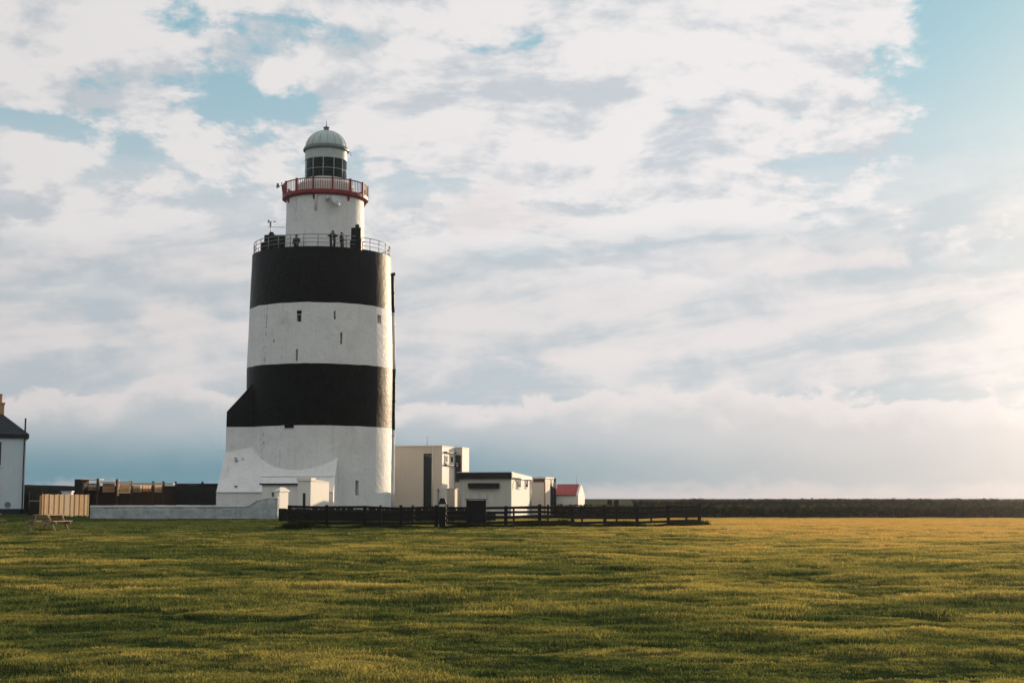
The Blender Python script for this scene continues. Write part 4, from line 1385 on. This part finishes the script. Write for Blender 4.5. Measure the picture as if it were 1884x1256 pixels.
# slate courses
for k in range(1, 12):
    f_ = k / 12
    MB().beam((-WH - ov + (3.9 + ov) * f_, -ov + (DH / 2 + ov) * f_ - 0.015, zE + 0.424 + rise * f_), (ov - (3.9 + ov) * f_, -ov + (DH / 2 + ov) * f_ - 0.015, zE + 0.424 + rise * f_), 0.05, 0.03).build('slate_course', 'slate', rf)
cpx = (X_(-7, YH + 2.2) - hx + 3.5 * math.sin(R(21))) / math.cos(R(21))
ch = MB().box(cpx - 0.42, cpx + 0.38, 2.6, 4.4, zE + 2.0, Z_(745, YH + 3)).build('chimney', 'brick', rf)
MB().box(cpx - 0.50, cpx + 0.46, 2.52, 4.48, Z_(745, YH + 3), Z_(742, YH + 3)).build('chimney_band', 'brick', ch)
for yy_ in (3.0, 3.9):
    MB().lathe([(0.18, Z_(742, YH + 3)), (0.16, Z_(730, YH + 3)), (0.20, Z_(729, YH + 3)), (0.20, Z_(726, YH + 3)), (0.01, Z_(726, YH + 3))], 12).build('chimney_pot', 'brick', ch, (cpx, yy_, 0))
MB().tube([(-0.12, 0.3, zE + 0.4), (-0.12, 0.3, Z_(769, YH))], 0.09, 8).build('vent_pipe', 'fascia', rf)
MB().tube([(-0.16, -0.10, 0.0), (-0.16, -0.10, zE)], 0.07, 8).build('drainpipe', 'fascia', hs)
MB().box(-WH, 0.02, -0.04, 0.0, -0.2, 0.55).build('plinth', 'slate', hs)
xw = X_(1, YH) - hx
for zc_ in ((Z_(813, YH) + Z_(856, YH)) / 2, 2.0):
    for q in range(4):
        wall_window(hs, xw - 0.45 - q * 2.6, -0.03, zc_, 0.95, Z_(813, YH) - Z_(856, YH), 'front', 'render', 'glass', 1)
MB().lathe([(0.001, 0.0), (0.28, 0.0), (0.30, 0.03), (0.30, 0.06)], 14).build('wall_vent', 'metal', hs, (X_(16, YH) - hx, -0.02, Z_(928, YH))).rotation_euler = (R(90), 0, 0)

# ------------------------------------------------------------------ yard at the left: dark wall, gate, panel, shelter, outbuilding
YD = 156.0
dw = thing('yard_wall', 'dark rubble yard wall running from the house corner behind the timber panel', 'wall', (X_(40, YD), YD, 0))
Lw = X_(140, YD) - X_(40, YD)
zt3 = Z_(892, YD)
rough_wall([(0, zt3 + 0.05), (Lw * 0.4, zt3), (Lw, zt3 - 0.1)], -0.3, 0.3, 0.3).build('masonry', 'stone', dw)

YG = 138.0
gx0, gx1 = X_(54, YG), X_(75, YG)
gt = thing('yard_gate', 'dark boarded gate between the house and the pale timber panel', 'gate', (gx0, YG, 0))
gw = gx1 - gx0
nb = 7
for k in range(nb):
    MB().box(gw * k / nb + 0.01, gw * (k + 1) / nb - 0.01, -0.02, 0.02, 0.06, Z_(906, YG) + random.uniform(-0.03, 0.03)).build('board', 'darkwood', gt)
MB().box(0, gw, -0.06, -0.022, Z_(922, YG), Z_(920, YG)).build('gate_rail', 'metal', gt)
for xx_ in (-0.14, gw + 0.02):
    MB().box(xx_, xx_ + 0.12, -0.06, 0.06, -0.2, Z_(903, YG)).build('post', 'darkwood', gt)

# pale timber panel turned towards the sun
pa = at(164, 950, 124.0); pb = at(75.5, 950, 128.6)
tp = thing('board_fence', 'pale new timber panel of upright boards glowing in the low sun', 'timber fence', (pb.x, pb.y, 0))
vv = Vector((pa.x - pb.x, pa.y - pb.y, 0))
# the boards face right: run the panel away from the viewer
LP = 6.6
angp = R(69)
dp_ = Vector((math.cos(angp), math.sin(angp), 0))
near = at(75.5, 950, 122.5)
tp.location = (near.x, near.y, 0)
tp.rotation_euler.z = angp
# length so that its far end shows at px 163
for _ in range(1):
    lo, hi = 1.0, 15.0
    for _i in range(40):
        md_ = (lo + hi) / 2
        q = near + dp_ * md_
        pxq = 942 + FPX * math.cos(PITCH) * q.x / q.y * (1 + math.tan(PITCH) ** 2)
        if pxq < 163: lo = md_
        else: hi = md_
    LP = lo
xx = 0.0
zpan = Z_(909, 125)
k = 0
while xx < LP - 0.05:
    wv = random.uniform(0.26, 0.42)
    wv = min(wv, LP - xx)
    MB().box(xx + 0.012, xx + wv - 0.012, -0.03 - (0.03 if k % 2 else 0.0), 0.0 - (0.03 if k % 2 else 0.0), 0.10 + random.uniform(-0.03, 0.03), zpan + random.uniform(-0.03, 0.03)).build('board', random.choice(['wood', 'wood_pale', 'wood_pale']), tp)
    xx += wv; k += 1
for zz_ in (0.5, zpan - 0.35):
    MB().box(0, LP, 0.004, 0.07, zz_, zz_ + 0.10).build('rail', 'wood', tp)
for q in range(4):
    u = LP * q / 3
    MB().box(u - 0.05, u + 0.05, 0.074, 0.17, -0.2, zpan - 0.1).build('post', 'wood', tp)

YB = 136.0
bx = thing('utility_cabinet', 'small white cabinet whose top shows over the pale timber panel', 'cabinet', (X_(124, YB), YB, 0))
MB().box(-0.45, 0.45, -0.35, 0.35, 0.0, Z_(904.5, YB)).build('body', 'render', bx, None, 0, 0.02)
MB().box(-0.52, 0.52, -0.42, 0.42, Z_(904.5, YB) + 0.003, Z_(903, YB)).build('lid', 'steel', bx)
MB().box(-0.40, 0.40, -0.375, -0.352, 0.2, Z_(906, YB) - 0.1).build('door', 'steel', bx)

# dark open-fronted timber shelter
YS = 148.0
sx0 = X_(136, YS); sx1 = X_(318, YS)
sh = thing('timber_shelter', 'dark timber play shelter with sunlit boards and a bright square frame behind the low wall', 'shelter', (sx0, YS, 0))


def sx(px): return X_(px, YS) - sx0


zS = Z_(882, YS)
MB().box(sx(136), sx(320), 2.2, 2.35, 0.0, Z_(893, YS)).build('back_wall', 'brown', sh)
MB().box(sx(136), sx(151), 0.0, 2.2, 0.0, zS + 0.05).build('end_wall', 'darkwood', sh)
MB().hull([(sx(147), -0.15, zS - 0.02), (sx(178), -0.15, zS - 0.02), (sx(147), 2.4, zS - 0.02), (sx(178), 2.4, zS - 0.02), (sx(147), -0.15, zS + 0.02), (sx(178), -0.15, zS + 0.02), (sx(147), 2.4, zS + 0.12), (sx(178), 2.4, zS + 0.12)]).build('roof_board', 'wood', sh)
MB().box(sx(179.5), sx(214), -0.1, 2.2, Z_(886, YS) - 0.08, Z_(886, YS)).build('roof_board', 'wood', sh)
for px, ht in ((152, 882), (179, 880), (214.5, 881), (240, 884), (281, 885), (300, 885)):
    MB().box(sx(px) - 0.11, sx(px) + 0.11, -0.12, 0.10, -0.1, Z_(ht, YS)).build('post', 'brown', sh)
# slanted boards that catch the sun (turned to the right)
for (pa_, pb_, ya2, yb2, mt) in ((160, 175, 888, 902, 'wood_old'), (187, 203, 888, 905, 'wood'), (243, 254, 893, 905, 'wood_old'), (282.5, 293, 891, 905, 'wood_pale'), (303, 312, 893, 903, 'brown')):
    u0, u1 = sx(pa_), sx(pb_)
    q = MB()
    n3 = 3
    for i in range(n3):
        z0 = Z_(yb2, YS) + (Z_(ya2, YS) - Z_(yb2, YS)) * i / n3
        z1 = Z_(yb2, YS) + (Z_(ya2, YS) - Z_(yb2, YS)) * (i + 1) / n3 - 0.03
        MB().hull([(u0 + 0.05, 0.2, z0), (u1, 1.5, z0), (u0 - 0.02, 0.25, z0), (u1 - 0.06, 1.55, z0), (u0 + 0.05, 0.2, z1), (u1, 1.5, z1), (u0 - 0.02, 0.25, z1), (u1 - 0.06, 1.55, z1)]).build('board', mt, sh)
# pale square frame
fx0, fx1, fz0, fz1 = sx(216.5), sx(240.5), Z_(907, YS), Z_(886, YS)
fo = MB().box(fx0, fx0 + 0.16, -0.3, -0.14, fz0 - 0.25, fz1 + 0.2)
fo.box(fx1 - 0.16, fx1, -0.3, -0.14, fz0, fz1 + 0.15)
fo.box(fx0 + 0.16, fx1 - 0.16, -0.298, -0.142, fz1 - 0.16, fz1).box(fx0 + 0.16, fx1 - 0.16, -0.298, -0.142, fz0, fz0 + 0.18)
fr_ = fo.build('square_frame', 'wood_pale', sh)
MB().hull([(fx0 + 0.2, 0.1, fz0 + 0.2), (fx1 - 0.35, 1.4, fz0 + 0.2), (fx0 + 0.12, 0.14, fz0 + 0.2), (fx1 - 0.43, 1.44, fz0 + 0.2), (fx0 + 0.2, 0.1, fz1 - 0.2), (fx1 - 0.35, 1.4, fz1 - 0.2), (fx0 + 0.12, 0.14, fz1 - 0.2), (fx1 - 0.43, 1.44, fz1 - 0.2)]).build('frame_panel', 'wood', fr_)
MB().box(sx(241), sx(300), -0.15, 0.0, Z_(891.5, YS), Z_(888, YS)).build('beam', 'wood_pale', sh)
MB().box(sx(303), sx(319), -0.25, 0.6, Z_(891.5, YS), Z_(888.5, YS)).build('beam', 'wood_pale', sh)
for px in (256, 262, 267, 272, 277):
    u = sx(px)
    MB().hull([(u, 0.2, Z_(904, YS)), (u + 0.12, 0.65, Z_(904, YS)), (u - 0.04, 0.22, Z_(904, YS)), (u + 0.08, 0.67, Z_(904, YS)), (u, 0.2, Z_(893, YS)), (u + 0.12, 0.65, Z_(893, YS)), (u - 0.04, 0.22, Z_(893, YS)), (u + 0.08, 0.67, Z_(893, YS))]).build('slat', 'wood', sh)

YO = 149.0
ob_ = thing('stone_outbuilding', 'dark flat-topped stone outbuilding between the timber shelter and the lighthouse', 'outbuilding', (X_(321, YO), YO, 0))
Lo = X_(420, YO) - X_(321, YO)
zO = Z_(891.5, YO)
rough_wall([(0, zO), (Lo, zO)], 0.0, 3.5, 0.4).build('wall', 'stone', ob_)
MB().box(-0.1, Lo + 0.1, -0.15, 3.6, zO + 0.03, zO + 0.14).build('roof', 'slate', ob_)
for px in (321.5, 371):
    u = X_(px, YO) - X_(321, YO)
    MB().box(u - 0.12, u + 0.12, 0.2, 0.45, zO + 0.1, Z_(885.5, YO)).build('roof_stub', 'slate', ob_)
MB().box(1.2, 2.1, -0.12, -0.06, 0, 2.0).build('door', 'darkwood', ob_)


# ------------------------------------------------------------------ picnic tables
def picnic(name, label, loc, rz, top_mat='wood_old', group='picnic tables'):
    t = thing(name, label, 'picnic table', loc, rz, group)
    t.scale = (1.0, 1.0, 1.08)
    for k in range(5):
        MB().box(-0.9, 0.9, -0.37 + k * 0.15, -0.235 + k * 0.15, 0.70, 0.745).build('table_board', top_mat, t)
    for s in (-1, 1):
        for k in range(2):
            y0 = s * 0.62 + (k - 1) * 0.14 + 0.005
            MB().box(-0.9, 0.9, y0, y0 + 0.13, 0.42, 0.46).build('bench_board', 'wood_old', t)
        for u in (-0.62, 0.62):
            MB().beam((u, s * 0.70, -0.03), (u, s * 0.26, 0.70), 0.05, 0.12).build('leg', 'wood_old', t)
    for u in (-0.67, 0.67):
        MB().box(u - 0.022, u + 0.022, -0.78, 0.78, 0.31, 0.418).build('bench_bearer', 'wood_old', t)
        MB().box(u - 0.022, u + 0.022, -0.36, 0.36, 0.60, 0.698).build('top_bearer', 'wood', t)
    return t


p = at(90, 975, 71.0)
picnic('picnic_table', 'wooden picnic table on the grass in front of the pale timber panel', (p.x, 71.0, float(ground_h(p.x, 71.0)) + 0.01), R(77))
p = at(-42, 975, 71.0)
picnic('picnic_table', 'wooden picnic table at the extreme left edge, only a bench end in view', (p.x, 71.5, float(ground_h(p.x, 71.5)) + 0.01), R(50))


# ================================================================== FENCES
def make_fence(name, label, A, B, n, h, rails, seed, wp=0.13):
    r = random.Random(seed)
    f = thing(name, label, 'fence', A)
    d = B - A
    me_p = None
    tops = []
    for k in range(n):
        q = d * (k / (n - 1))
        gz = float(ground_h(A.x + q.x, A.y + q.y))
        hh = h + r.uniform(-0.05, 0.09)
        if me_p is None:
            o = MB().box(-wp / 2, wp / 2, -wp / 2, wp / 2, -0.4, h).build('post', 'darkwood', f, None, 0, 0.012); me_p = o.data
        else:
            o = bpy.data.objects.new('post', me_p); COL.objects.link(o); o.parent = f
        o.location = (q.x, q.y, gz)
        o.scale.z = hh / h
        o.rotation_euler = (r.uniform(-0.02, 0.02), r.uniform(-0.03, 0.03), math.atan2(d.y, d.x) + r.uniform(-0.1, 0.1))
        tops.append(Vector((q.x, q.y, gz)))
    nrm_ = Vector((d.y, -d.x, 0)).normalized() * (wp / 2 + 0.025)
    for k in range(n - 1):
        for z in rails:
            a = tops[k] + nrm_ + Vector((0, 0, z + r.uniform(-0.02, 0.02)))
            b2 = tops[k + 1] + nrm_ + Vector((0, 0, z + r.uniform(-0.02, 0.02)))
            dd = (b2 - a).normalized() * 0.02
            MB().beam(a + dd, b2 - dd, 0.045, 0.14).build('rail', 'darkwood', f)
    return f


make_fence('post_and_rail_fence', 'long dark post-and-rail fence across the field in front of the buildings', FENCE_A, FENCE_B, 13, 1.24, (0.30, 0.58, 0.86, 1.13), 3, 0.16)
BA = Vector((X_(700, 96), 96.0, 0)); BB = Vector((X_(1262, 93.0), 93.0, 0))
make_fence('post_and_rail_fence', 'farther dark post-and-rail fence seen through the rails of the near one', BA, BB, 10, 1.15, (0.42, 1.0), 5)

# low dark wall closing off the lighthouse yard behind the fence
YK = 101.0
kw = thing('yard_kerb_wall', 'low dark rubble wall right behind the fence, below the lighthouse', 'wall', (X_(514, YK), YK, 0))
Lk = X_(912, YK) - X_(514, YK)
zk_ = Z_(937, YK)
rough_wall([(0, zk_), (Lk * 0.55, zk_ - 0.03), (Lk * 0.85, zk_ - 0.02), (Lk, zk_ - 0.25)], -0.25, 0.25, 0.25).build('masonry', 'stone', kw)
xx = 0.0
while xx < Lk - 1.2:
    ln = random.uniform(0.35, 0.7)
    j = random.uniform(-0.02, 0.05)
    MB().hull([(xx, -0.26, zk_ - 0.08), (xx + ln - 0.03, -0.24, zk_ - 0.08), (xx, 0.26, zk_ - 0.08), (xx + ln - 0.03, 0.25, zk_ - 0.08),
               (xx + 0.04, -0.20, zk_ + 0.06 + j), (xx + ln - 0.07, -0.18, zk_ + 0.05 + j), (xx + 0.04, 0.2, zk_ + 0.06 + j), (xx + ln - 0.07, 0.2, zk_ + 0.04 + j)]).build('coping_stone', 'stone', kw)
    xx += ln

# rank growth along the foot of the fence
def make_weeds():
    st = make_set('weed_tufts', [tuft_mesh('weed', 31, 46, 0.16, 0.04, 0.13, 0.010, 0.9), tuft_mesh('weed', 32, 40, 0.18, 0.03, 0.10, 0.012, 1.1)], 'leaf')
    n = 5200
    u = rng.random(n) ** 0.9
    q = np.array([FENCE_A[:]]) * (1 - u[:, None]) + np.array([FENCE_B[:]]) * u[:, None]
    x = q[:, 0] + rng.normal(0, 0.25, n); y = q[:, 1] + rng.normal(0.0, 0.45, n)
    lump = np.clip(0.75 + 1.8 * vnoise(x, y, 1.8, 77), 0.25, 1.8)
    o = scatter('weeds', np.stack([x, y, ground_h(x, y)], -1), rng.uniform(1.4, 2.4, n), np.clip(rng.normal(0.05, 0.12, n), 0, 1), st, None, None, lump * rng.uniform(0.7, 1.5, n))
    tag(o, 'dark rank weeds along the foot of the fence', 'weeds', None, 'stuff')


make_weeds()

# dark notice board and bin by the fence
Y = 79.0
p0 = at(876, 960, Y)
nb_ = thing('notice_board', 'dark notice board seen from behind at the fence', 'notice board', (p0.x, Y, 0))
MB().box(-0.55, 0.55, -0.06, 0.06, 0.30, Z_(920, Y)).build('panel', 'fascia', nb_, None, 0, 0.01)
for u in (-0.52, 0.42):
    MB().box(u, u + 0.10, -0.16, -0.064, -0.3, Z_(919, Y)).build('post', 'darkwood', nb_)
MB().box(-0.62, 0.62, -0.22, 0.12, Z_(919, Y) + 0.003, Z_(917.5, Y)).build('top_rail', 'darkwood', nb_)
Y = 79.5
p0 = at(814, 960, Y)
lb = thing('litter_bin', 'narrow dark litter bin with a hood behind the fence', 'bin', (p0.x, Y, 0))
MB().hull([(-0.17, -0.17, 0.02), (0.17, -0.17, 0.02), (-0.17, 0.17, 0.02), (0.17, 0.17, 0.02), (-0.21, -0.21, 1.15), (0.21, -0.21, 1.15), (-0.21, 0.21, 1.15), (0.21, 0.21, 1.15)]).build('body', 'fascia', lb)
MB().hull([(-0.23, -0.23, 1.30), (0.23, -0.23, 1.30), (-0.23, 0.23, 1.30), (0.23, 0.23, 1.30), (-0.12, -0.12, Z_(916, Y)), (0.12, -0.12, Z_(916, Y)), (-0.12, 0.12, Z_(916, Y)), (0.12, 0.12, Z_(916, Y))]).build('hood', 'fascia', lb)
for sx_ in (-0.2, 0.16):
    for sy_ in (-0.2, 0.16):
        MB().box(sx_, sx_ + 0.04, sy_, sy_ + 0.04, 1.14, 1.31).build('hood_support', 'metal', lb)

# small white marker peg out on the field
p0 = at(1340, 974, 73.0)
pg = thing('marker_peg', 'tiny white marker peg standing in the open grass right of the fence', 'peg', (p0.x, 73.0, float(ground_h(p0.x, 73.0))))
MB().box(-0.03, 0.03, -0.03, 0.03, -0.15, 0.20).build('stake', 'render', pg)
MB().hull([(-0.034, -0.034, 0.202), (0.034, -0.034, 0.202), (-0.034, 0.034, 0.202), (0.034, 0.034, 0.202), (0, 0, 0.25)]).build('tip', 'render', pg)

# ================================================================== FIELD WALL, HEDGES AND BEYOND
YF = 121.0
clumps = make_set('hedge_clumps', [leaf_clump('clump', 21), leaf_clump('clump', 22, 44, 0.34, 0.08), leaf_clump('clump', 23, 56, 0.28, 0.06)], 'leaf')


def hedge(name, label, x0, x1, Y, h, depth, seed, dens, slope_y=0.0, group=None):
    root = thing(name, label, 'hedge', (0, 0, 0), 0, group)
    b = MB()
    n = int((x1 - x0) / 0.8)
    for i in range(n + 1):
        x = x0 + (x1 - x0) * i / n
        yy = Y + slope_y * (x - x0)
        hh = h * (0.90 + 0.14 * float(vnoise(x, seed, 4.0, 5)) + 0.10 * float(vnoise(x, seed, 1.1, 15)))
        b.v += [(x, yy, -0.2), (x, yy + depth * 0.22, hh * 0.8), (x, yy + depth * 0.5, hh * 0.92), (x, yy + depth, -0.2)]
    for i in range(n):
        for j in range(3):
            b.face((i * 4 + j, (i + 1) * 4 + j, (i + 1) * 4 + j + 1, i * 4 + j + 1))
    b.build('bank', 'stone', root)
    m_ = int((x1 - x0) * dens)
    x = rng.uniform(x0, x1, m_)
    u = rng.random(m_)
    hh = h * (0.90 + 0.14 * vnoise(x, np.full(m_, float(seed)), 4.0, 5) + 0.10 * vnoise(x, np.full(m_, float(seed)), 1.1, 15))
    z = hh * (0.05 + 0.86 * np.sqrt(u))
    yy = Y + slope_y * (x - x0) + depth * 0.26 * (z / h) + rng.normal(0, 0.10, m_)
    top = rng.random(m_) < 0.3
    yy[top] += rng.uniform(0, depth * 0.5, top.sum()); z[top] = hh[top] * 0.92
    o = scatter('foliage', np.stack([x, yy, z], -1), rng.uniform(0.5, 1.0, m_), np.clip(rng.normal(0.25, 0.30, m_), 0, 1), clumps, root)
    tag(o, None, None, None, 'stuff')
    return root


hedge('hedgerow', 'dark low hedgerow closing the open field on the sunny side', X_(1015, YF + 8), 78, YF, 1.05, 1.4, 3, 26)
hedge('hedgerow', 'farther hedgerow topping the dark one on the skyline', X_(1150, 190), 125, 176, 1.72, 2.2, 9, 16, 0.0)
hedge('hedgerow', 'distant hedge on the skyline left of the lighthouse', X_(-120, 230), X_(420, 230), 230, 1.75, 2.5, 14, 8)

for k, px in enumerate((1121.5, 1134)):
    Y = 133.0
    q = at(px, 930, Y)
    gp = thing('gate_post', ('dark stone gate post nearest the red-roofed shed' if k == 0 else 'dark stone gate post farther from the red-roofed shed'), 'gate post', (q.x, Y, 0), R(8 * k), 'pair of stone gate posts on the skyline')
    MB().box(-0.20, 0.20, -0.2, 0.2, -0.1, Z_(921, Y)).build('shaft', 'stone', gp, None, 0, 0.03)
    MB().hull([(-0.25, -0.25, Z_(921, Y) + 0.002), (0.25, -0.25, Z_(921, Y) + 0.002), (-0.25, 0.25, Z_(921, Y) + 0.002), (0.25, 0.25, Z_(921, Y) + 0.002), (0, 0, Z_(919, Y) + 0.05)]).build('cap', 'stone', gp)


# ================================================================== HAZE: thin sea air, lit by the low sun
def make_haze():
    m = bpy.data.materials.new('sea_haze')
    m.use_nodes = True
    t = m.node_tree; t.nodes.clear()
    g = G(t)
    out = g.n('ShaderNodeOutputMaterial')
    v = g.n('ShaderNodeVolumePrincipled')
    v.inputs['Color'].default_value = (0.95, 0.96, 1.0, 1)
    v.inputs['Density'].default_value = 0.00025
    v.inputs['Anisotropy'].default_value = 0.95
    t.links.new(v.outputs[0], out.inputs['Volume'])
    o = MB().box(-260, 260, -30, 420, -1.2, 37.0).build('haze', m)
    o.display_type = 'WIRE'
    tag(o, 'thin bright sea haze over the whole field', 'haze', None, 'stuff')


make_haze()

for o in (lw, dw, kw):
    o['kind'] = 'thing'
